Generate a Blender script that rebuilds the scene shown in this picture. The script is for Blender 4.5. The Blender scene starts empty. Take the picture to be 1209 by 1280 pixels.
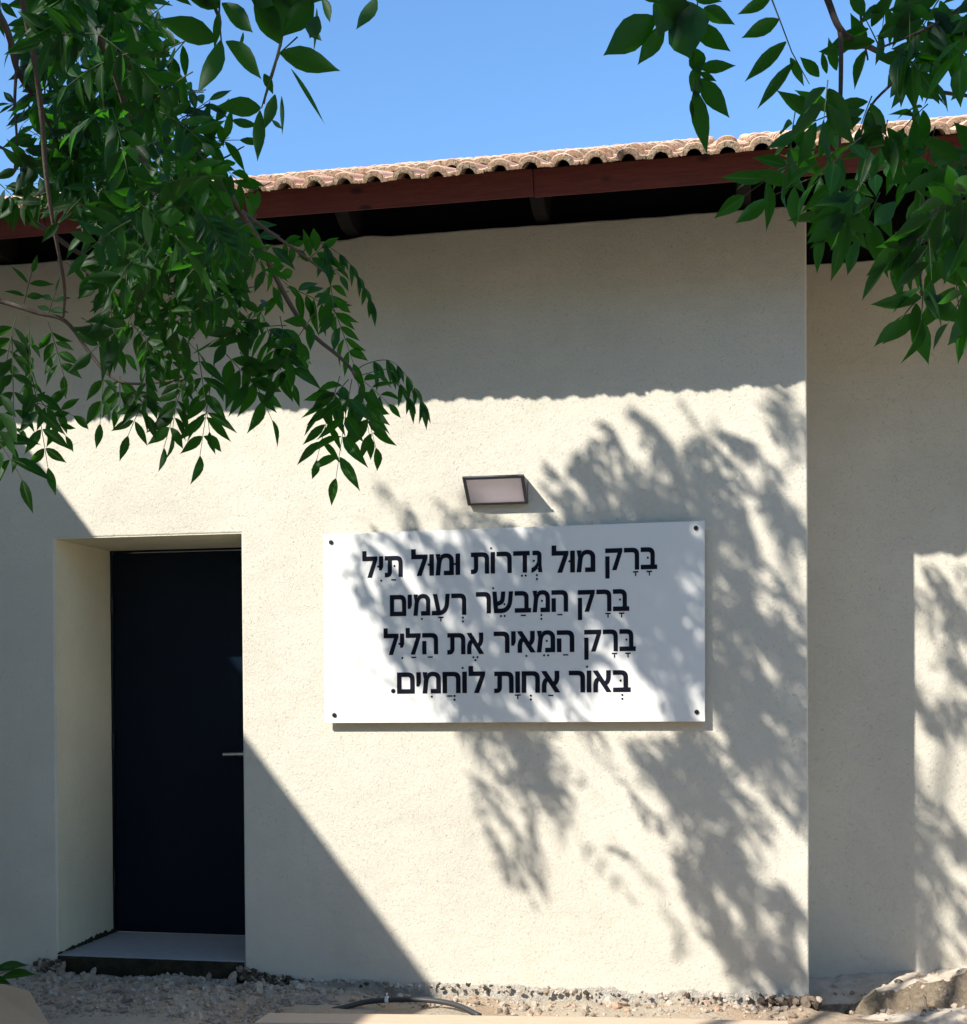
import bpy, bmesh, math, random
from mathutils import Vector, Matrix, noise
from mathutils.geometry import tessellate_polygon
R = math.radians
SC = bpy.context.scene
COL = SC.collection

# ------------------------------------------------------------------ camera, sky, sun, exposure
F, DIST, YAW, PITCH, ROLL, SY, EYE = 1603.1, 5.9443, 0.18865, -0.01017, -0.00602, 234.6, 1.4911
PW, PH = 1209.0, 1280.0
cy, sy_ = math.cos(YAW), math.sin(YAW)
cp, sp = math.cos(PITCH), math.sin(PITCH)
right = Vector((cy, sy_, 0)); fwd0 = Vector((-sy_, cy, 0)); up0 = Vector((0, 0, 1))
fwd = fwd0 * cp + up0 * sp
up = up0 * cp - fwd0 * sp
cr, sr = math.cos(ROLL), math.sin(ROLL)
CR = right * cr + up * sr
CU = up * cr - right * sr
CAM = Vector((0, -DIST, EYE))
cam = bpy.data.cameras.new('camera'); camo = bpy.data.objects.new('camera', cam); COL.objects.link(camo)
m = Matrix((CR, CU, -fwd)).transposed().to_4x4(); m.translation = CAM
camo.matrix_world = m
cam.sensor_fit = 'HORIZONTAL'; cam.sensor_width = 36; cam.lens = F / PW * 36
cam.shift_y = SY / PW; cam.clip_start = 0.05; cam.clip_end = 2000
SC.camera = camo

SA, SB = 0.7766, 0.9863                      # sunlight runs along (SA, 1, -SB)
LIGHT = Vector((SA, 1, -SB)).normalized()
sun = bpy.data.lights.new('sun', 'SUN'); suno = bpy.data.objects.new('sun', sun); COL.objects.link(suno)
sun.energy = 4.7; sun.angle = R(0.53); sun.color = (1.0, 0.985, 0.95)
suno.rotation_euler = LIGHT.to_track_quat('-Z', 'Y').to_euler(); suno.location = (-8, -10, 14)
w = bpy.data.worlds.new('World'); SC.world = w; w.use_nodes = True
nt = w.node_tree; bg = nt.nodes['Background']
sky = nt.nodes.new('ShaderNodeTexSky'); sky.sky_type = 'NISHITA'; sky.sun_disc = False
sky.sun_elevation = math.asin(-LIGHT.z); sky.sun_rotation = math.atan2(-SA, -1)
sky.air_density = 1.5; sky.dust_density = 0.0; sky.ozone_density = 10
nt.links.new(sky.outputs[0], bg.inputs[0]); bg.inputs[1].default_value = 0.142
SC.view_settings.view_transform = 'Standard'; SC.view_settings.look = 'None'
SC.view_settings.gamma = 1; SC.view_settings.exposure = 0.72
SC.cycles.max_bounces = 8; SC.cycles.transparent_max_bounces = 8

# ------------------------------------------------------------------ helpers
def at(px, py, d):
    """world point seen at photo pixel (px, py), d metres along the lens axis"""
    u = (px - PW / 2) / F * d; v = (py - PH / 2 - SY) / F * d
    return CAM + CR * u - CU * v + fwd * d
def pix(P):
    q = P - CAM; d = q.dot(fwd)
    if d < 0.02: return None
    return (PW / 2 + F * q.dot(CR) / d, PH / 2 + SY - F * q.dot(CU) / d, d)
def on_y(px, py, Y):
    a = at(px, py, 1.0) - CAM
    return CAM + a * ((Y - CAM.y) / a.y)
def tag(o, label=None, cat=None, group=None, kind=None):
    if label: o['label'] = label
    if cat: o['category'] = cat
    if group: o['group'] = group
    if kind: o['kind'] = kind
    return o
def empty(name, loc=(0, 0, 0)):
    o = bpy.data.objects.new(name, None); o.location = loc; o.empty_display_size = 0.2; COL.objects.link(o); return o
def link(name, me, mats, parent=None, smooth=False):
    o = bpy.data.objects.new(name, me); COL.objects.link(o)
    for mt in (mats if isinstance(mats, (list, tuple)) else [mats]): me.materials.append(mt)
    if smooth:
        for p in me.polygons: p.use_smooth = True
    if parent:
        o.parent = parent
        o.matrix_parent_inverse = Matrix.Translation(-Vector(parent_world(parent)))
    return o
def parent_world(p):
    v = Vector(p.location)
    return v if not p.parent else Vector((0, 0, 0)) + (v if p.type == 'EMPTY' else Vector((0, 0, 0)))
def from_bm(name, bm, mats, parent=None, smooth=False):
    bmesh.ops.recalc_face_normals(bm, faces=bm.faces)
    me = bpy.data.meshes.new(name); bm.to_mesh(me); bm.free()
    return link(name, me, mats, parent, smooth)
def box(bm, x0, x1, y0, y1, z0, z1, rot=None):
    vs = [bm.verts.new(Vector(p)) for p in ((x0,y0,z0),(x1,y0,z0),(x1,y1,z0),(x0,y1,z0),(x0,y0,z1),(x1,y0,z1),(x1,y1,z1),(x0,y1,z1))]
    for f in ((0,3,2,1),(4,5,6,7),(0,1,5,4),(1,2,6,5),(2,3,7,6),(3,0,4,7)): bm.faces.new([vs[i] for i in f])
    return vs
def prism_y(bm, outline, y0, y1):
    """outline of (x, z) points extruded from y0 to y1"""
    a = [bm.verts.new((x, y0, z)) for x, z in outline]; b = [bm.verts.new((x, y1, z)) for x, z in outline]
    bm.faces.new(a); bm.faces.new(b[::-1])
    n = len(a)
    for i in range(n): bm.faces.new((a[i], b[i], b[(i+1)%n], a[(i+1)%n]))
def prism_x(bm, outline, x0, x1):
    """outline of (y, z) points extruded from x0 to x1"""
    a = [bm.verts.new((x0, y, z)) for y, z in outline]; b = [bm.verts.new((x1, y, z)) for y, z in outline]
    bm.faces.new(a); bm.faces.new(b[::-1])
    n = len(a)
    for i in range(n): bm.faces.new((a[i], b[i], b[(i+1)%n], a[(i+1)%n]))
def tube(bm, pts, radii, seg=6, cap=True):
    rings = []
    n = len(pts)
    for i, p in enumerate(pts):
        p = Vector(p)
        t = (Vector(pts[min(i+1, n-1)]) - Vector(pts[max(i-1, 0)])).normalized()
        a = t.orthogonal().normalized() if i == 0 else (prev - t * prev.dot(t)).normalized()
        prev = a; b = t.cross(a)
        r = radii[i] if isinstance(radii, (list, tuple)) else radii
        rings.append([bm.verts.new(p + (a * math.cos(2*math.pi*k/seg) + b * math.sin(2*math.pi*k/seg)) * r) for k in range(seg)])
    for i in range(n-1):
        for k in range(seg):
            bm.faces.new((rings[i][k], rings[i][(k+1)%seg], rings[i+1][(k+1)%seg], rings[i+1][k]))
    if cap:
        bm.faces.new(rings[0][::-1]); bm.faces.new(rings[-1])
def bevel(o, w, seg=2, ang=40):
    b = o.modifiers.new('bevel', 'BEVEL'); b.width = w; b.segments = seg; b.limit_method = 'ANGLE'; b.angle_limit = R(ang)
    return o
def smooth_line(pts, n):
    """Catmull-Rom through pts"""
    P = [Vector(p) for p in pts]; P = [P[0]*2-P[1]] + P + [P[-1]*2-P[-2]]
    out = []
    for i in range(1, len(P)-2):
        for k in range(n):
            t = k / n
            out.append(0.5*((2*P[i]) + (P[i+1]-P[i-1])*t + (2*P[i-1]-5*P[i]+4*P[i+1]-P[i+2])*t*t + (3*P[i]-P[i-1]-3*P[i+1]+P[i+2])*t**3))
    out.append(P[-2]); return out

# ------------------------------------------------------------------ materials
class M:
    def __init__(s, name, rough=0.8, spec=0.3):
        s.m = bpy.data.materials.new(name); s.m.use_nodes = True; s.t = s.m.node_tree
        s.b = s.t.nodes['Principled BSDF']; s.b.inputs['Roughness'].default_value = rough
        s.b.inputs['Specular IOR Level'].default_value = spec
        s.co = s.n('ShaderNodeTexCoord').outputs['Object']
    def n(s, kind, **kw):
        nd = s.t.nodes.new(kind)
        for k, v in kw.items(): setattr(nd, k, v)
        return nd
    def l(s, a, b): s.t.links.new(a, b)
    def noise(s, scale, detail=4, rough=0.55, vec=None, dist=0.0):
        nd = s.n('ShaderNodeTexNoise'); nd.inputs['Scale'].default_value = scale
        nd.inputs['Detail'].default_value = detail; nd.inputs['Roughness'].default_value = rough
        nd.inputs['Distortion'].default_value = dist
        s.l(vec or s.co, nd.inputs['Vector']); return nd.outputs['Fac']
    def mapping(s, scale):
        mp = s.n('ShaderNodeMapping'); mp.inputs['Scale'].default_value = scale; s.l(s.co, mp.inputs['Vector']); return mp.outputs[0]
    def voro(s, scale, vec=None, feature='F1'):
        nd = s.n('ShaderNodeTexVoronoi', feature=feature); nd.inputs['Scale'].default_value = scale
        s.l(vec or s.co, nd.inputs['Vector']); return nd
    def ramp(s, fac, stops):
        nd = s.n('ShaderNodeValToRGB'); e = nd.color_ramp.elements
        while len(e) < len(stops): e.new(0.5)
        for i, (p, c) in enumerate(stops):
            e[i].position = p; e[i].color = (*c, 1) if len(c) == 3 else c
        s.l(fac, nd.inputs[0]); return nd.outputs[0]
    def mix(s, a, b, fac, mode='MIX'):
        nd = s.n('ShaderNodeMix', data_type='RGBA', blend_type=mode)
        for sock, v in ((nd.inputs[6], a), (nd.inputs[7], b), (nd.inputs[0], fac)):
            if isinstance(v, (int, float)): sock.default_value = v
            elif isinstance(v, tuple): sock.default_value = (*v, 1)
            else: s.l(v, sock)
        return nd.outputs[2]
    def math(s, op, a, b=0.0):
        nd = s.n('ShaderNodeMath', operation=op)
        for i, v in enumerate((a, b)):
            if isinstance(v, (int, float)): nd.inputs[i].default_value = v
            else: s.l(v, nd.inputs[i])
        return nd.outputs[0]
    def color(s, c):
        if isinstance(c, tuple): s.b.inputs['Base Color'].default_value = (*c, 1)
        else: s.l(c, s.b.inputs['Base Color'])
    def bump(s, h, dist, strength=1.0):
        nd = s.n('ShaderNodeBump'); nd.inputs['Distance'].default_value = dist; nd.inputs['Strength'].default_value = strength
        s.l(h, nd.inputs['Height']); s.l(nd.outputs[0], s.b.inputs['Normal'])

def stucco_mat(name, base, trowel=True):
    s = M(name, 0.92, 0.15)
    big = s.noise(0.9, 5, 0.6); mid = s.noise(7, 4, 0.6)
    streak = s.noise(3.0, 4, 0.6, s.mapping((3.0, 3.0, 0.35)))
    d = tuple(c * 0.82 for c in base); l = tuple(min(1, c * 1.05) for c in base)
    c = s.mix(d, l, s.ramp(big, [(0.3, (0,0,0)), (0.7, (1,1,1))]))
    c = s.mix(c, tuple(b * k for b, k in zip(base, (0.88, 0.88, 0.9))), s.ramp(streak, [(0.5, (0,0,0)), (0.78, (0.6,0.6,0.6))]))
    c = s.mix(c, tuple(b * 0.9 for b in base), s.ramp(mid, [(0.5, (0,0,0)), (0.75, (0.5,0.5,0.5))]))
    # little dragged pits of a scraped render
    wp = s.noise(14, 2, 0.5)
    va = s.n('ShaderNodeVectorMath', operation='MULTIPLY_ADD')
    s.l(s.co, va.inputs[0]); va.inputs[1].default_value = (1, 1, 1)
    va2 = s.n('ShaderNodeCombineXYZ'); s.l(s.math('MULTIPLY', wp, 0.03), va2.inputs[0]); s.l(s.math('MULTIPLY', wp, 0.05), va2.inputs[2])
    s.l(va2.outputs[0], va.inputs[2])
    g1 = s.noise(150, 5, 0.65, va.outputs[0], 0.3)
    g2 = s.noise(60, 4, 0.65, va.outputs[0], 0.5)
    pit = s.ramp(s.noise(85, 4, 0.7, va.outputs[0], 0.8), [(0.30, (0,0,0)), (0.41, (1,1,1))])
    h = s.math('ADD', s.math('MULTIPLY', g1, 0.8), s.math('MULTIPLY', g2, 0.7))
    h = s.math('ADD', h, s.math('MULTIPLY', pit, 0.45))
    if trowel: h = s.math('ADD', h, s.math('MULTIPLY', s.noise(7, 1.5, 0.4, s.mapping((1, 1, 1.5)), 0.2), 1.3))
    c = s.mix(tuple(b * 0.72 for b in base), c, s.math('ADD', s.math('MULTIPLY', pit, 0.5), 0.5))
    s.color(c); s.bump(h, 0.0055, 0.75)
    return s.m
STUCCO = stucco_mat('stucco', (0.68, 0.612, 0.485))
REVEAL = stucco_mat('pale_reveal', (0.75, 0.69, 0.50), False)

def plain(name, col, rough=0.6, spec=0.4, metal=0.0, var=0.12, scale=20, bump=0.0):
    s = M(name, rough, spec); s.b.inputs['Metallic'].default_value = metal
    n = s.noise(scale, 5, 0.6)
    s.color(s.mix(tuple(c*(1-var) for c in col), tuple(min(1, c*(1+var)) for c in col), n))
    if bump: s.bump(n, bump)
    return s.m
def wood_mat(name, a, b, axis=(1, 12, 12), rough=0.7, knots=None):
    s = M(name, rough, 0.25)
    g = s.noise(6, 6, 0.65, s.mapping(axis), 0.5)
    f = s.noise(30, 4, 0.6, s.mapping(axis))
    c = s.mix(a, b, s.ramp(g, [(0.3, (0,0,0)), (0.7, (1,1,1))]))
    c = s.mix(c, tuple(x*0.75 for x in a), s.ramp(f, [(0.5, (0,0,0)), (0.7, (0.5,0.5,0.5))]))
    if knots:
        v = s.voro(1.0, s.mapping((4.2, 9, 9)))
        c = s.mix(knots, c, s.ramp(v.outputs['Distance'], [(0.06, (0,0,0)), (0.16, (1,1,1))]))
    s.color(c); s.bump(g, 0.002); return s.m
FASCIA = wood_mat('mahogany_stain', (0.095, 0.019, 0.014), (0.145, 0.034, 0.022), knots=(0.03, 0.01, 0.012))
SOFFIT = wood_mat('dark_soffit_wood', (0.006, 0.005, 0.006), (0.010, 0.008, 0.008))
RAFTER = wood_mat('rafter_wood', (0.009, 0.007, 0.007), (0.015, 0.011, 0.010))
PLANK = wood_mat('sawn_timber', (0.60, 0.42, 0.27), (0.70, 0.51, 0.35))
PLYBOARD = plain('fibre_board', (0.50, 0.33, 0.20), 0.85, 0.2, var=0.06, scale=60)

def tile_mat():
    s = M('clay_tile', 0.9, 0.15)
    at_ = s.n('ShaderNodeAttribute', attribute_name='tone').outputs['Fac']
    c = s.ramp(at_, [(0.0, (0.62, 0.33, 0.21)), (0.45, (0.70, 0.42, 0.28)), (0.8, (0.74, 0.50, 0.35)), (1.0, (0.66, 0.42, 0.28))])
    d = s.noise(9, 5, 0.65)
    c = s.mix(c, (0.42, 0.31, 0.22), s.ramp(d, [(0.5, (0,0,0)), (0.78, (0.6,0.6,0.6))]))
    g = s.noise(90, 4, 0.7)
    c = s.mix(c, (0.24, 0.18, 0.13), s.ramp(g, [(0.58, (0,0,0)), (0.72, (0.6,0.6,0.6))]))
    s.color(c); s.bump(g, 0.003); return s.m
def tile_lip_mat():
    s = M('weathered_tile_edge', 0.95, 0.1)
    g = s.noise(110, 4, 0.75); b = s.noise(14, 4, 0.6)
    c = s.ramp(g, [(0.34, (0.05, 0.036, 0.026)), (0.46, (0.26, 0.19, 0.12)), (0.62, (0.50, 0.38, 0.26))])
    c = s.mix(c, (0.40, 0.22, 0.13), s.ramp(b, [(0.4, (0,0,0)), (0.6, (0.6,0.6,0.6))]))
    s.color(c); s.bump(g, 0.01); return s.m
TILE, TILE_LIP = tile_mat(), tile_lip_mat()

def door_mat():
    s = M('navy_door_paint', 0.30, 0.16)
    n = s.noise(1.6, 4, 0.5); f = s.noise(260, 2, 0.5)
    s.color(s.mix((0.0014, 0.0045, 0.011), (0.0024, 0.008, 0.018), n)); s.bump(f, 0.0006); return s.m
DOOR = door_mat()
STEEL = plain('brushed_steel', (0.55, 0.54, 0.52), 0.3, 0.5, 1.0, 0.1, 80)
PANEL = plain('white_sign_panel', (0.77, 0.735, 0.66), 0.42, 0.3, var=0.03, scale=4)
LETTER = plain('navy_black_vinyl', (0.004, 0.004, 0.011), 0.6, 0.15, var=0.1)
BOLT = plain('dark_bolt', (0.03, 0.03, 0.035), 0.4, 0.5, 0.6)
LAMPGREY = plain('lamp_housing_grey', (0.085, 0.085, 0.095), 0.5, 0.4, 0.2)
def diffuser():
    s = M('frosted_diffuser', 0.28, 0.5); n = s.noise(30, 3)
    s.color(s.mix((0.86, 0.80, 0.82), (0.88, 0.83, 0.85), n))
    tr = s.n('ShaderNodeBsdfTranslucent'); tr.inputs[0].default_value = (0.85, 0.78, 0.80, 1)
    ms = s.n('ShaderNodeMixShader'); ms.inputs[0].default_value = 0.5
    s.l(s.b.outputs[0], ms.inputs[1]); s.l(tr.outputs[0], ms.inputs[2]); s.l(ms.outputs[0], s.t.nodes['Material Output'].inputs[0])
    return s.m
DIFFUSER = diffuser()
SLAB = plain('grey_stone_slab', (0.30, 0.29, 0.275), 0.8, 0.25, var=0.14, scale=14, bump=0.002)
def rough_concrete(name, a, b, dark, dist=0.03, scale=22):
    s = M(name, 0.95, 0.1)
    g = s.noise(scale, 6, 0.7, dist=0.4); f = s.noise(scale*5, 4, 0.7)
    c = s.mix(a, b, s.ramp(g, [(0.35, (0,0,0)), (0.65, (1,1,1))]))
    c = s.mix(c, dark, s.ramp(s.noise(scale*1.4, 5, 0.75, dist=1.0), [(0.60, (0,0,0)), (0.72, (0.9,0.9,0.9))]))
    s.color(c); s.bump(s.math('ADD', g, s.math('MULTIPLY', f, 0.5)), dist); return s.m
FOOTING = rough_concrete('crumbling_render', (0.52, 0.45, 0.35), (0.70, 0.63, 0.52), (0.12, 0.09, 0.06), 0.03, 30)
FOOT_BROWN = rough_concrete('rough_footing', (0.40, 0.29, 0.18), (0.60, 0.47, 0.33), (0.07, 0.048, 0.03), 0.05, 42)
UNDER = rough_concrete('dark_brown_concrete', (0.028, 0.024, 0.016), (0.055, 0.045, 0.028), (0.01, 0.008, 0.006), 0.02, 18)  # near-black brown, for the step base and jamb joint
SAND = rough_concrete('pale_sand', (0.50, 0.41, 0.31), (0.60, 0.51, 0.40), (0.28, 0.21, 0.15), 0.008, 12)
def ground_mat():
    s = M('rubble_soil', 0.97, 0.08)
    a = s.noise(2.2, 5, 0.6); g = s.noise(26, 6, 0.72); f = s.noise(120, 4, 0.7)
    c = s.mix((0.52, 0.43, 0.31), (0.52, 0.36, 0.23), s.ramp(a, [(0.45, (0,0,0)), (0.62, (0.85,0.85,0.85))]))
    c = s.mix(c, (0.16, 0.13, 0.10), s.ramp(g, [(0.58, (0,0,0)), (0.72, (0.85,0.85,0.85))]))
    c = s.mix(c, (0.50, 0.46, 0.42), s.ramp(f, [(0.58, (0,0,0)), (0.7, (0.6,0.6,0.6))]))
    s.color(c); s.bump(s.math('ADD', g, s.math('MULTIPLY', f, 0.4)), 0.02); return s.m
GROUND = ground_mat()
def stone_mat():
    s = M('broken_stone', 0.95, 0.1)
    t = s.n('ShaderNodeAttribute', attribute_name='tone').outputs['Fac']
    c = s.ramp(t, [(0.0, (0.07, 0.05, 0.035)), (0.25, (0.25, 0.185, 0.13)), (0.45, (0.38, 0.30, 0.22)), (0.65, (0.47, 0.39, 0.30)), (0.85, (0.46, 0.31, 0.20)), (1.0, (0.58, 0.51, 0.42))])
    g = s.noise(60, 5, 0.7)
    s.color(s.mix(c, (0.16, 0.13, 0.11), s.ramp(g, [(0.5, (0,0,0)), (0.75, (0.7,0.7,0.7))]))); s.bump(g, 0.008); return s.m
STONE = stone_mat()
HOSE = plain('black_hose', (0.035, 0.033, 0.033), 0.5, 0.4)
TIE = plain('white_tie', (0.75, 0.74, 0.72), 0.5, 0.4)
SACK = plain('crumpled_paper', (0.34, 0.27, 0.21), 0.85, 0.15, var=0.25, scale=25, bump=0.004)
def bark_mat():
    s = M('bark', 0.9, 0.15); g = s.noise(40, 5, 0.65, s.mapping((1, 1, 0.3)))
    s.color(s.mix((0.045, 0.032, 0.026), (0.13, 0.10, 0.08), g)); s.bump(g, 0.006); return s.m
BARK = bark_mat()
STEM = plain('leaf_stalk', (0.05, 0.065, 0.02), 0.6, 0.3)
def leaf_mat(name, dark, light, back, trans, tw=0.33):
    m = bpy.data.materials.new(name); m.use_nodes = True; t = m.node_tree; N = t.nodes; L = t.links
    b = N['Principled BSDF']; out = N['Material Output']
    tone = N.new('ShaderNodeAttribute'); tone.attribute_name = 'tone'
    ramp = N.new('ShaderNodeValToRGB'); e = ramp.color_ramp.elements; e[0].color = (*dark, 1); e[1].color = (*light, 1)
    L.new(tone.outputs['Fac'], ramp.inputs[0])
    co = N.new('ShaderNodeTexCoord'); no = N.new('ShaderNodeTexNoise'); no.inputs['Scale'].default_value = 45; no.inputs['Detail'].default_value = 4
    L.new(co.outputs['Object'], no.inputs['Vector'])
    mx0 = N.new('ShaderNodeMix'); mx0.data_type = 'RGBA'; mx0.blend_type = 'MULTIPLY'; mx0.inputs[0].default_value = 0.5
    L.new(ramp.outputs[0], mx0.inputs[6]); L.new(no.outputs['Fac'], mx0.inputs[7])
    rib = N.new('ShaderNodeAttribute'); rib.attribute_name = 'rib'
    rr = N.new('ShaderNodeValToRGB'); rr.color_ramp.elements[0].position = 0.86; rr.color_ramp.elements[1].position = 0.97
    rr.color_ramp.elements[1].color = (0.55, 0.55, 0.55, 1); L.new(rib.outputs['Fac'], rr.inputs[0])
    mr = N.new('ShaderNodeMix'); mr.data_type = 'RGBA'; mr.inputs[7].default_value = (0.10, 0.17, 0.045, 1)
    L.new(rr.outputs[0], mr.inputs[0]); L.new(mx0.outputs[2], mr.inputs[6])
    n2 = N.new('ShaderNodeTexNoise'); n2.inputs['Scale'].default_value = 28; n2.inputs['Detail'].default_value = 5; L.new(co.outputs['Object'], n2.inputs['Vector'])
    r2 = N.new('ShaderNodeValToRGB'); r2.color_ramp.elements[0].position = 0.66; r2.color_ramp.elements[1].position = 0.74; r2.color_ramp.elements[1].color = (0.7, 0.7, 0.7, 1)
    L.new(n2.outputs['Fac'], r2.inputs[0])
    ms2 = N.new('ShaderNodeMix'); ms2.data_type = 'RGBA'; ms2.inputs[7].default_value = (0.09, 0.085, 0.02, 1)
    L.new(r2.outputs[0], ms2.inputs[0]); L.new(mr.outputs[2], ms2.inputs[6]); mx0 = ms2
    geo = N.new('ShaderNodeNewGeometry')
    mx = N.new('ShaderNodeMix'); mx.data_type = 'RGBA'; mx.inputs[7].default_value = (*back, 1)
    L.new(geo.outputs['Backfacing'], mx.inputs[0]); L.new(mx0.outputs[2], mx.inputs[6])
    L.new(mx.outputs[2], b.inputs['Base Color']); b.inputs['Roughness'].default_value = 0.5; b.inputs['Specular IOR Level'].default_value = 0.22
    bp = N.new('ShaderNodeBump'); bp.inputs['Distance'].default_value = 0.002; bp.inputs['Strength'].default_value = 0.5
    L.new(no.outputs['Fac'], bp.inputs['Height']); L.new(bp.outputs[0], b.inputs['Normal'])
    tr = N.new('ShaderNodeBsdfTranslucent'); tr.inputs[0].default_value = (*trans, 1)
    ms = N.new('ShaderNodeMixShader'); ms.inputs[0].default_value = tw
    L.new(b.outputs[0], ms.inputs[1]); L.new(tr.outputs[0], ms.inputs[2]); L.new(ms.outputs[0], out.inputs[0])
    return m
LEAF = leaf_mat('ash_leaf', (0.0015, 0.009, 0.0015), (0.015, 0.064, 0.005), (0.009, 0.028, 0.006), (0.06, 0.32, 0.008))
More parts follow.
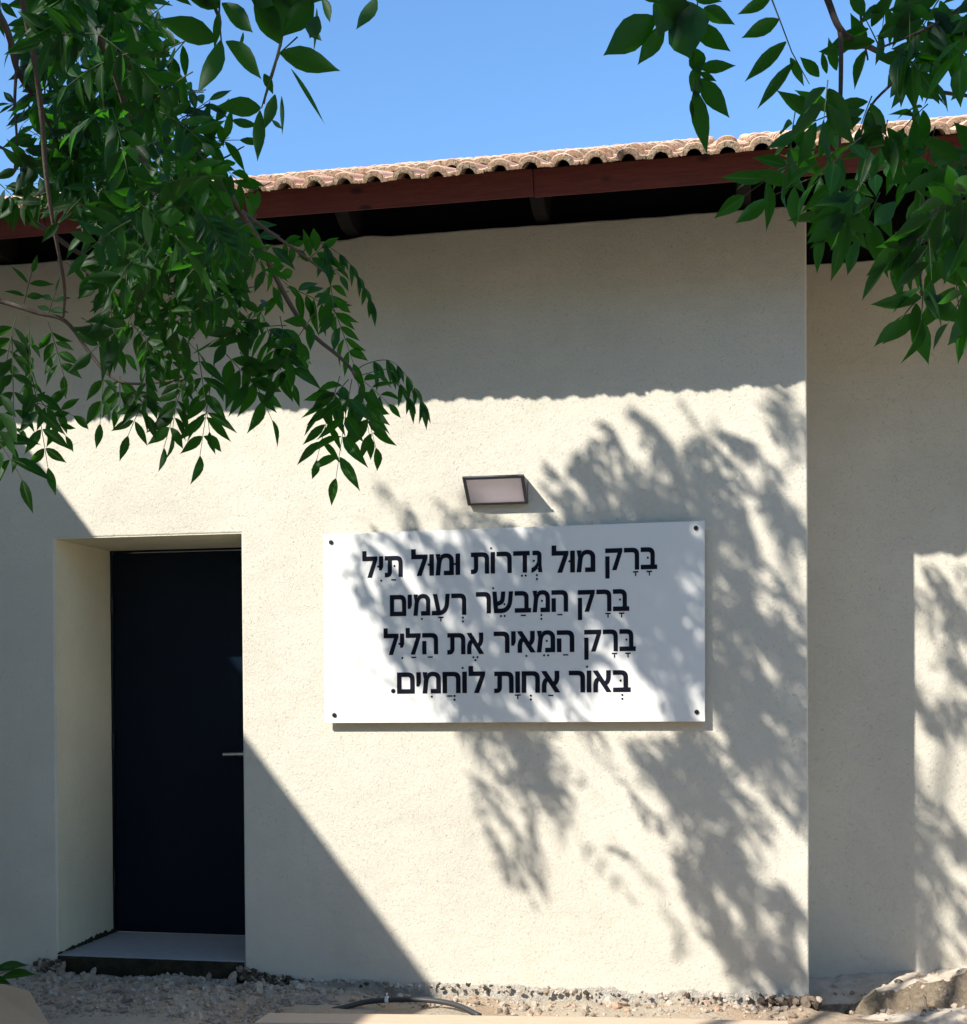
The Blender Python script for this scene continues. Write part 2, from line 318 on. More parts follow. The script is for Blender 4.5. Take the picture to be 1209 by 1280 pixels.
GLYPHS = {"\u05d1":[[[280,0],[280,309],[279,330],[276,348],[271,364],[264,376],[255,387],[244,394],[232,400],[218,405],[203,407],[186,408],[24,408],[24,475],[191,475],[222,473],[250,469],[274,462],[295,452],[312,439],[327,422],[338,403],[346,380],[350,353],[352,323],[352,0]],[[24,0],[24,67],[415,67],[415,0]]],"\u05e8":[[[298,0],[298,309],[297,330],[294,348],[289,364],[282,376],[273,387],[263,394],[250,400],[237,405],[221,407],[204,408],[12,408],[12,475],[209,475],[240,473],[268,469],[292,462],[313,452],[331,439],[345,422],[356,403],[364,380],[369,353],[370,323],[370,0]]],"\u05d0":[[[361,0],[155,306],[40,475],[125,475],[318,188],[446,0]],[[45,0],[45,127],[46,150],[47,172],[51,193],[55,212],[61,229],[67,246],[75,261],[84,275],[94,288],[105,299],[118,309],[131,319],[145,327],[160,334],[176,339],[197,285],[187,281],[177,276],[169,270],[160,263],[153,256],[146,247],[140,238],[134,228],[130,217],[126,205],[123,192],[120,178],[118,164],[117,148],[117,132],[117,0]],[[309,148],[285,200],[295,205],[304,210],[313,216],[321,223],[328,230],[335,239],[341,248],[346,258],[350,269],[354,281],[357,293],[359,307],[361,321],[362,337],[362,353],[362,475],[435,475],[435,358],[434,335],[432,314],[429,294],[425,275],[420,258],[413,242],[406,227],[397,213],[388,200],[377,188],[365,178],[353,169],[339,161],[324,154]]],"\u05e7":[[[251,0],[402,408],[64,408],[64,475],[477,475],[477,420],[327,0]],[[64,-193],[64,290],[136,290],[136,-193]]],"\u05de":[[[281,484],[302,484],[322,481],[341,477],[358,471],[374,464],[389,455],[402,444],[414,433],[424,420],[433,406],[440,391],[446,375],[450,358],[452,340],[453,322],[453,0],[245,0],[245,67],[381,67],[381,310],[380,329],[377,347],[372,363],[365,378],[356,391],[344,402],[331,410],[315,416],[297,420],[276,421],[260,420],[245,418],[231,414],[218,409],[206,402],[195,393],[185,384],[176,373],[168,360],[162,347],[156,332],[151,316],[146,299],[143,281],[140,262],[112,0],[40,0],[76,329],[44,475],[116,475],[130,407],[132,407],[137,413],[141,419],[146,425],[151,431],[156,436],[161,442],[167,447],[173,452],[180,456],[186,461],[194,465],[201,469],[209,472],[218,475],[227,478],[237,480],[247,482],[257,483],[269,484]]],"\u05d5":[[[68,0],[68,475],[140,475],[140,0]]],"\u05dc":[[[84,475],[381,475],[381,420],[231,0],[155,0],[306,408],[12,408],[12,609],[84,609]]],"\u05d2":[[[12,-8],[12,69],[24,74],[36,79],[48,85],[58,91],[69,97],[79,105],[88,112],[97,120],[106,128],[114,137],[124,149],[132,162],[140,175],[147,188],[153,202],[158,216],[161,231],[164,245],[165,260],[166,274],[166,357],[166,367],[164,377],[162,385],[159,391],[154,397],[149,401],[143,404],[136,406],[128,408],[119,408],[43,408],[43,475],[140,475],[157,474],[172,471],[186,466],[199,459],[210,450],[220,439],[228,424],[233,408],[236,388],[237,366],[237,144],[254,0],[195,0],[172,132],[169,132],[162,120],[155,109],[148,99],[140,89],[132,80],[124,71],[116,62],[108,54],[99,47],[91,40],[83,33],[74,27],[66,21],[58,16],[49,11]]],"\u05d3":[[[254,0],[254,436],[326,436],[326,0]],[[8,408],[8,475],[399,475],[399,408]]],"\u05ea":[[[399,0],[399,309],[398,330],[395,348],[390,364],[383,376],[374,387],[363,394],[351,400],[337,405],[322,407],[305,408],[31,408],[31,475],[310,475],[341,473],[368,469],[393,462],[413,452],[431,439],[445,422],[456,403],[464,380],[469,353],[471,323],[471,0]],[[28,0],[28,67],[65,67],[73,67],[81,70],[87,73],[93,78],[98,85],[102,93],[105,103],[107,114],[109,126],[109,140],[109,439],[181,439],[181,144],[180,117],[177,92],[171,71],[163,52],[153,36],[140,23],[125,13],[106,6],[85,1],[61,0]]],"\u05d9":[[[60,171],[60,475],[132,475],[132,243],[96,171]]],"\u05d4":[[[387,0],[387,309],[386,330],[383,348],[378,364],[371,376],[362,387],[351,394],[339,400],[325,405],[310,407],[293,408],[68,408],[68,475],[298,475],[329,473],[356,469],[381,462],[401,452],[419,439],[433,422],[444,403],[452,380],[457,353],[459,323],[459,0]],[[68,0],[68,284],[140,284],[140,0]]],"\u05e9":[[[74,0],[32,475],[104,475],[140,67],[241,67],[257,67],[273,69],[288,71],[303,75],[317,79],[331,85],[344,91],[357,99],[369,108],[381,118],[391,129],[401,141],[410,155],[419,170],[426,186],[433,203],[439,221],[443,241],[447,262],[450,285],[468,475],[540,475],[522,285],[521,272],[519,259],[516,245],[513,231],[510,216],[506,201],[501,186],[496,171],[490,155],[483,140],[475,125],[466,111],[456,97],[445,84],[433,71],[420,58],[406,47],[390,37],[374,27],[355,19],[336,12],[314,7],[292,3],[267,1],[241,0]],[[119,162],[114,227],[181,248],[190,251],[198,254],[205,258],[212,263],[218,268],[224,273],[229,279],[233,286],[237,294],[241,302],[244,310],[246,320],[248,330],[250,341],[251,352],[262,475],[334,475],[325,366],[316,305],[314,294],[311,283],[307,273],[303,263],[298,254],[292,245],[285,237],[278,229],[269,221],[259,214],[249,207],[236,201],[223,195],[208,189],[192,184]]],"\u05e2":[[[20,0],[20,67],[165,67],[184,67],[202,68],[219,71],[235,74],[250,79],[264,84],[277,90],[290,98],[301,107],[312,116],[322,127],[331,139],[339,153],[347,168],[353,184],[359,201],[364,220],[368,240],[371,262],[374,285],[391,475],[464,475],[446,285],[444,270],[443,255],[440,240],[438,225],[435,209],[431,194],[427,178],[422,163],[416,148],[409,133],[401,118],[393,104],[383,91],[372,78],[360,65],[347,54],[333,43],[317,34],[300,25],[282,18],[262,11],[240,6],[217,3],[192,1],[165,0]],[[153,54],[55,475],[128,475],[224,54]]],"\u05d7":[[[314,475],[345,473],[372,469],[397,462],[417,452],[435,439],[449,422],[460,403],[468,380],[473,353],[475,323],[475,0],[403,0],[403,309],[402,330],[399,348],[394,364],[387,376],[378,387],[367,394],[355,400],[341,405],[326,407],[309,408],[140,408],[140,0],[68,0],[68,475]]],"\u05dd":[[[56,0],[56,475],[298,475],[329,473],[356,469],[381,462],[401,452],[419,439],[433,422],[444,403],[452,380],[457,353],[459,323],[459,0]],[[128,67],[387,67],[387,309],[386,330],[383,348],[378,364],[371,376],[362,387],[351,394],[339,400],[325,405],[310,407],[293,408],[128,408]]],"\u05e0":[[[24,0],[24,67],[182,67],[182,357],[182,367],[180,377],[178,385],[175,391],[170,397],[165,401],[159,404],[152,406],[144,408],[136,408],[51,408],[51,475],[156,475],[173,474],[188,471],[202,466],[215,459],[227,450],[237,439],[244,424],[250,408],[253,388],[254,366],[254,0]]]}
# ------------------------------------------------------------------ dimensions
XC, ZT, XL, XR, RV = 0.353, 3.643, -3.331, -2.337, 0.60     # wall corner, wall top, doorway, reveal depth
E_, OV = 0.7255, 0.70                                      # wing setback, fascia overhang
ZTHR, ZLIN = 0.15, 2.25
ZFT, ZFB = 3.6185, 3.522
SLOPE = 0.42
rng = random.Random(7)
def wob(x, s, seed=0.0): return noise.noise(Vector((x * s, seed, 0.3)))

# ------------------------------------------------------------------ ground
def ground_z(x, y):
    z = 0.045
    if y > -1.6:
        k = min(1, (y + 1.6) / 1.0)
        z += k * 0.010 * noise.fractal(Vector((x*11, y*11, 5.7)), 1.0, 2.0, 4)
        z += k * 0.035 * (noise.fractal(Vector((x*2.3, y*2.3, 1.7)), 1.0, 2.0, 4))
    else: k = 0
    z += 0.02 * noise.noise(Vector((x*.5, y*.5, 0)))
    # heap in front of the doorstep, sinking towards the plank
    z += 0.020 * math.exp(-(((x+2.85)/0.75)**2 + ((y+0.22)/0.25)**2))
    # sandy bank at the foot of the set-back wing
    if x > XC: z -= 0.12 * min(1, (x-XC)/0.06) * min(1, max(0, (y+0.15)/0.2))
    return z
def build_ground():
    bm = bmesh.new()
    xs = [-400, -120, -40, -15, -8, -6, -5] + [-4.4 + i*0.035 for i in range(int(6.6/0.035))] + [2.4, 3, 4, 6, 10, 30, 100, 400]
    ys = [-400, -120, -40, -20, -12, -8, -5, -3.5, -2.5, -1.8] + [-1.4 + i*0.035 for i in range(int(2.3/0.035))] + [1.2, 2, 5, 20, 120, 400]
    g = [[bm.verts.new((x, y, ground_z(x, y))) for x in xs] for y in ys]
    for j in range(len(ys)-1):
        for i in range(len(xs)-1):
            bm.faces.new((g[j][i], g[j][i+1], g[j+1][i+1], g[j+1][i]))
    o = from_bm('ground', bm, GROUND, smooth=True)
    tag(o, kind='structure')
build_ground()

# ------------------------------------------------------------------ house
house = tag(empty('house', (-1.5, 0.5, 0)), 'cream stucco house with navy door and clay tiled eaves', 'house')
def front_wall():
    bm = bmesh.new()
    out = [(-6.5, -0.3)]
    n = 150
    for i in range(n+1):
        x = -6.5 + (XC+6.5)*i/n
        z = ZT + 0.004*wob(x, 1.3) + 0.0025*wob(x, 9, 3)
        if abs(x + 1.69) < 0.10: z += 0.012 * (1 - abs(x+1.69)/0.10)
        out.append((x, z))
    out += [(XC+0.004*wob(i, .8, 9), ZT - 0.4 - i*(ZT-0.45)/9) for i in range(9)]
    out += [(XC, -0.3), (XR+0.004, -0.3), (XR+0.002, 0.6), (XR, ZLIN), (XL, ZLIN), (XL-0.003, 0.9), (XL, -0.3)]
    prism_y(bm, out, 0, E_ + 0.15)
    o = from_bm('wall', bm, STUCCO, house); return bevel(o, 0.009, 3)
front_wall()
def wing_wall():
    bm = bmesh.new()
    out = [(XC-0.3, -0.3)]
    for i in range(60):
        x = XC-0.3 + 6*i/59; out.append((x, 3.606 + 0.004*wob(x, 2, 5) + 0.003*wob(x, 11, 8)))
    out.append((XC+5.7, -0.3))
    prism_y(bm, out, E_, E_ + 0.14)
    o = from_bm('side_wall', bm, STUCCO, house); return bevel(o, 0.006, 2)
wing_wall()

# smooth lining of the doorway, paler and yellower than the wall
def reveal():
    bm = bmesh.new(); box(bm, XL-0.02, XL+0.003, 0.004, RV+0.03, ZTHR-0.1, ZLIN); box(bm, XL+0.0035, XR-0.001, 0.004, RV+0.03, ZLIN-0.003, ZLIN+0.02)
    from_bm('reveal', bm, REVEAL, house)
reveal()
# doorstep, door
def doorstep():
    bm = bmesh.new(); box(bm, XL+0.003, XR-0.0, 0.004, RV+0.02, ZTHR-0.020, ZTHR)
    o = from_bm('doorstep', bm, SLAB, house); bevel(o, 0.004, 2)
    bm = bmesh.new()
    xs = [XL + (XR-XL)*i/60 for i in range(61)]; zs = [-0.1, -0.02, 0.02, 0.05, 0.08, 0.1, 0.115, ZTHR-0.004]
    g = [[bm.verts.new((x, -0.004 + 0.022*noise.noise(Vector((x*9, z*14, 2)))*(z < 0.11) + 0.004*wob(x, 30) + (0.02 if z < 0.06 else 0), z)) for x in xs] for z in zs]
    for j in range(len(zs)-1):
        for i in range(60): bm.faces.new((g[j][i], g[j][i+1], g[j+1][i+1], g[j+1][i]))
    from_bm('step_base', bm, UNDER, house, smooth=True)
    # ragged dark joint where the slab meets the left jamb
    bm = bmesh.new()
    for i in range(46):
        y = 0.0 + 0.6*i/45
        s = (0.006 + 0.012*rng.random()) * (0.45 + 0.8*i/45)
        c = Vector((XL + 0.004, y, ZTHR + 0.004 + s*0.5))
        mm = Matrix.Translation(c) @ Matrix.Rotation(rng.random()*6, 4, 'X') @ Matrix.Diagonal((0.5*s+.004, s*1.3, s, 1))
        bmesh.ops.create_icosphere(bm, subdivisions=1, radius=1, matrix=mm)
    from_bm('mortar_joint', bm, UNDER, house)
doorstep()
def door():
    x0, x1 = XL + 0.004, XR + 0.02
    bm = bmesh.new(); box(bm, XL-0.05, XL+0.012, RV-0.012, RV+0.05, ZTHR, ZLIN-0.0); box(bm, XR-0.012, XR+0.0, RV-0.012, RV+0.05, ZTHR, ZLIN-0.014)
    box(bm, XL+0.012, XR-0.0, RV-0.012, RV+0.05, ZLIN-0.014, ZLIN+0.02)
    fr = from_bm('door_frame', bm, DOOR, house); bevel(fr, 0.002, 1)
    bm = bmesh.new(); box(bm, XL+0.015, XR-0.015, RV, RV+0.05, ZTHR+0.006, ZLIN-0.017)
    d = from_bm('door', bm, DOOR, house); bevel(d, 0.003, 2)
    # lever handle with rose
    zc = 1.137
    bm = bmesh.new()
    tube(bm, [(-2.545, RV, zc), (-2.545, RV-0.055, zc)], 0.010, 10)
    tube(bm, smooth_line([(-2.545, RV-0.052, zc), (-2.575, RV-0.058, zc), (-2.66, RV-0.058, zc-0.002)], 4), 0.0105, 10)
    tube(bm, [(-2.545, RV-0.0005, zc), (-2.545, RV-0.011, zc)], 0.026, 20)
    from_bm('handle', bm, STEEL, d, smooth=False)
    for zc in (0.45, 1.2, 1.95):
        bm = bmesh.new(); tube(bm, [(XL+0.014, RV-0.016, zc-0.045), (XL+0.014, RV-0.016, zc+0.045)], 0.006, 10)
        from_bm('hinge', bm, BOLT, d)
door()

# crumbling footing strip at the foot of the front wall
def footing():
    bm = bmesh.new()
    n = 260
    for (x0, x1, zt0, zt1) in ((XR+0.004, XC-0.01, 0.075, 0.088), (-4.3, XL-0.004, 0.07, 0.085)):
        prof = 9; g = []
        for i in range(n+1):
            x = x0 + (x1-x0)*i/n
            zt = zt0 + (zt1-zt0)*i/n + 0.020*wob(x, 5, 1) + 0.014*wob(x, 19, 2) + 0.008*wob(x, 55, 4)
            dep = 0.035 + 0.02*wob(x, 6, 7)
            row = []
            for k in range(prof):
                t = k/(prof-1)
                y = -dep*(1-(1-t)**2) * (0.35 + 0.9*t); z = zt - (zt+0.12)*t*t
                y += (0.020*noise.noise(Vector((x*20, z*30, 3.1))) + 0.012*noise.noise(Vector((x*60, z*70, 1.1)))) * (0.25 if k == 0 else 1)
                row.append(bm.verts.new((x, min(y, 0.004 if k == 0 else -0.001), z)))
            g.append(row)
        for i in range(n):
            for k in range(prof-1): bm.faces.new((g[i][k], g[i+1][k], g[i+1][k+1], g[i][k+1]))
    from_bm('footing', bm, FOOTING, house, smooth=True)
footing()

# eaves: deck, rafters, fascia, tiles
YF = -OV
def deck_z(y): return ZFB + 0.06 + SLOPE*(y - YF)
def eaves():
    bm = bmesh.new()
    prism_x(bm, [(YF+0.05, deck_z(YF+0.05)), (3.6, deck_z(3.6)), (3.6, deck_z(3.6)+0.022), (YF+0.05, deck_z(YF+0.05)+0.022)], -6.6, 6.0)
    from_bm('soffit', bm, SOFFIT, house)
    bm = bmesh.new()
    prism_x(bm, [(3.6, deck_z(3.6)), (8.2, deck_z(-1.0)), (8.2, deck_z(-1.0)+0.03), (3.6, deck_z(3.6)+0.03)], -6.6, 6.0)
    from_bm('rear_roof_slope', bm, TILE, house)
    bm = bmesh.new()   # dark boards added to fill the void above the plaster and stop light leaks
    box(bm, -6.5, XC-0.02, 0.16, 0.19, ZT-0.15, deck_z(0.16)+0.005); box(bm, XC-0.02, 6.0, E_+0.09, E_+0.12, 3.45, deck_z(E_+0.09)+0.005)
    box(bm, XC-0.05, XC-0.02, 0.19, E_+0.09, ZT-0.15, deck_z(0.19)+0.005)
    from_bm('void_filler', bm, SOFFIT, house)
    for k in range(-5, 8):
        x = -1.762 + 0.919*k
        bm = bmesh.new()
        yb = 0.10 if x < XC else E_ + 0.05
        prism_x(bm, [(YF+0.075, ZFB+0.045), (-0.22, ZT+0.075), (-0.10, ZT+0.018), (yb, ZT+0.018), (yb, deck_z(yb)-0.003), (YF+0.075, deck_z(YF+0.075)-0.003)], x-0.032, x+0.032)
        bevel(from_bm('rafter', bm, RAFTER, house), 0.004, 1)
    xs = [-6.6, -4.75, -2.98, -0.783, 1.32, 3.4, 6.0]
    for i in range(len(xs)-1):
        bm = bmesh.new(); dz = 0.003*(i % 2); dy = 0.002*((i*7) % 3)
        prism_x(bm, [(YF-dy+0.042, ZFB-dz), (YF-dy+0.068, ZFB-dz+0.008), (YF-dy+0.026, ZFT+0.008), (YF-dy, ZFT+0.002)], xs[i]+0.0015, xs[i+1]-0.0015)
        bevel(from_bm('fascia_board', bm, FASCIA, house), 0.003, 2)
eaves()
PER = 0.1312
X0T = -1.831
def tile_profile(u):
    """outer face of the tile across one barrel, u in -0.5..0.5 with the hump at 0"""
    a = abs(u)
    if a < 0.33: return 0.028 + 0.030*math.sqrt(max(0, 1-(a/0.33)**2))
    return 0.028 - 0.004*math.sin((a-0.33)/0.17*math.pi/2)
def tile_inner(u):
    a = abs(u)
    return 0.009 + (0.024*math.sqrt(max(0, 1-(a/0.22)**2)) if a < 0.22 else 0.0)
def roof_tiles():
    c, s = math.cos(math.atan(SLOPE)), math.sin(math.atan(SLOPE))
    LC = 0.36
    us = [-0.5, -0.42, -0.35, -0.33, -0.31, -0.26, -0.23, -0.21, -0.14, -0.07, 0, 0.07, 0.14, 0.21, 0.23, 0.26, 0.31, 0.33, 0.35, 0.42, 0.5]
    verts, faces, mats, tone = [], [], [], []
    y_e, z_e = YF - 0.065, ZFT - 0.006 - 0.065*SLOPE
    def P(x, t, h): return (x, y_e + t*c - h*s, z_e + t*s + h*c)
    i0, i1 = int((-6.6-X0T)/PER), int((6.0-X0T)/PER)
    for k in range(15):
        for i in range(i0, i1):
            r = random.Random(i*131 + k*977)
            xc = X0T + i*PER + (r.random()-.5)*0.006
            t0 = k*LC + (r.random()-.5)*0.018 - (0.0 if k else 0.0); lift = (r.random()-.5)*0.006 + (0.010 if k else 0)
            tn = r.random(); hs = 1 + (r.random()-.5)*0.10
            b = len(verts)
            for u in us:
                x = xc + u*PER*1.05; h = tile_profile(u)*hs
                j = 0.003*noise.noise(Vector((x*60, k*3.3, 1)))
                rag = 0.006*noise.noise(Vector((x*95, k*2.7 + 4, i*0.4)))
                verts.append(P(x, t0 + j + rag, tile_inner(u)*hs + lift + 0.4*rag))
                verts.append(P(x, t0 - 0.002 + j, h + lift - 0.003 + 0.3*rag))
                verts.append(P(x, t0 + 0.010, h + lift))
                verts.append(P(x, t0 + LC + 0.03, h - 0.024))
                tone += [tn]*4
            for q in range(len(us)-1):
                a = b + q*4; d = a + 4
                faces.append((a, d, d+1, a+1)); mats.append(1)
                faces.append((a+1, d+1, d+2, a+2)); mats.append(0)
                faces.append((a+2, d+2, d+3, a+3)); mats.append(0)
    me = bpy.data.meshes.new('roof_tiles'); me.from_pydata(verts, [], faces)
    me.attributes.new('tone', 'FLOAT', 'POINT').data.foreach_set('value', tone)
    o = link('roof', me, [TILE, TILE_LIP], house)
    me.polygons.foreach_set('material_index', mats)
    me.polygons.foreach_set('use_smooth', [True]*len(faces))
    me.update()
    # inner faces of the hollow barrels along the eave
    bm = bmesh.new()
    for i in range(i0, i1):
        x = X0T + i*PER
        ring = []
        for t in (0.004, 0.25):
            ring.append([bm.verts.new(P(x + u*PER, t, tile_inner(u)+0.0005)) for u in us[6:-6]])
        for q in range(len(ring[0])-1): bm.faces.new((ring[0][q], ring[0][q+1], ring[1][q+1], ring[1][q]))
        bm.faces.new(ring[1][::-1])
    from_bm('tile_underside', bm, TILE_LIP, house)
roof_tiles()

# neighbouring building whose roof edge throws the slanting shade beside the door
def neighbour():
    t = tag(empty('side_building', (-6.5, -4, 0)), 'plain cream side building standing left of the doorway', 'building')
    x = -4.7; z = (-1.332 - x)/0.7874
    bm = bmesh.new(); box(bm, -9.0, x, -7.5, -1.0, -0.2, z-0.10)
    bevel(from_bm('wall', bm, STUCCO, t), 0.01, 2)
    bm = bmesh.new(); box(bm, -9.0, 9.0, -15.0, -13.0, -0.2, 7.0)  # unseen block added behind the camera to cut blue sky light
    bevel(from_bm('sky_blocker', bm, STUCCO, t), 0.01, 2)
    bm = bmesh.new(); box(bm, -9.05, x+0.0, -7.55, -0.97, z-0.099, z)
    bevel(from_bm('parapet', bm, SLAB, t), 0.004, 1)
neighbour()

# ------------------------------------------------------------------ wall lamp
def wall_lamp():
    t = tag(empty('wall_lamp', (-1.055, 0, 2.4)), 'grey wedge shaped wall lamp above the white sign', 'lamp')
    xl, xr, zt, zb = -1.200, -0.912, 2.458, 2.346
    yt, yb = -0.15, -0.022
    # hollow wedge housing, top left open to let sun in
    bm = bmesh.new()
    box(bm, xl+0.004, xr-0.004, -0.012, 0, zb, zt)
    for xx in (xl+0.004, xr-0.010): prism_x(bm, [(-0.0125, zt), (yt+0.006, zt), (yb+0.004, zb), (-0.0125, zb)], xx, xx+0.006)
    box(bm, xl+0.0105, xr-0.0105, yb+0.004, -0.0125, zb, zb+0.005)
    bevel(from_bm('housing', bm, LAMPGREY, t), 0.0015, 1)
    bm = bmesh.new(); box(bm, xl+0.0108, xr-0.0108, -0.0150, -0.0128, zb+0.006, zt-0.006)  # white insert added to bounce sun out through the diffuser
    prism_x(bm, [(-0.0155, zb+0.0055), (yb+0.008, zb+0.0055), (yb+0.008, zb+0.008), (-0.0155, zb+0.008)], xl+0.0108, xr-0.0108)
    from_bm('added_reflector', bm, TIE, t)
    # frame round the sloping face
    d = Vector((0, yb-yt, zb-zt)).normalized(); nrm = Vector((0, -d.z, d.y)); 
    if nrm.y > 0: nrm = -nrm
    T, B = Vector((0, yt, zt)), Vector((0, yb, zb)); Ln = (B-T).length
    def slab(bm, x0, x1, s0, s1, h0, h1):
        q = []
        for h in (h0, h1):
            for (x, s_) in ((x0, s0), (x1, s0), (x1, s1), (x0, s1)):
                p = T + d*s_ + nrm*h; q.append(bm.verts.new((x, p.y, p.z)))
        for f in ((0,3,2,1),(4,5,6,7),(0,1,5,4),(1,2,6,5),(2,3,7,6),(3,0,4,7)): bm.faces.new([q[i] for i in f])
    bm = bmesh.new(); wd = 0.016
    slab(bm, xl, xr, 0, wd, -0.004, 0.006); slab(bm, xl, xr, Ln-wd*0.7, Ln, -0.012, 0.006)
    slab(bm, xl, xl+wd, wd+.0005, Ln-wd*0.7-.0005, -0.012, 0.0058); slab(bm, xr-wd, xr, wd+.0005, Ln-wd*0.7-.0005, -0.012, 0.0058)
    bevel(from_bm('frame', bm, LAMPGREY, t), 0.002, 2)
    bm = bmesh.new(); slab(bm, xl+wd-0.002, xr-wd+0.002, wd-0.002, Ln-wd*0.7+0.002, -0.001, 0.0025)
    from_bm('diffuser', bm, DIFFUSER, t)
wall_lamp()

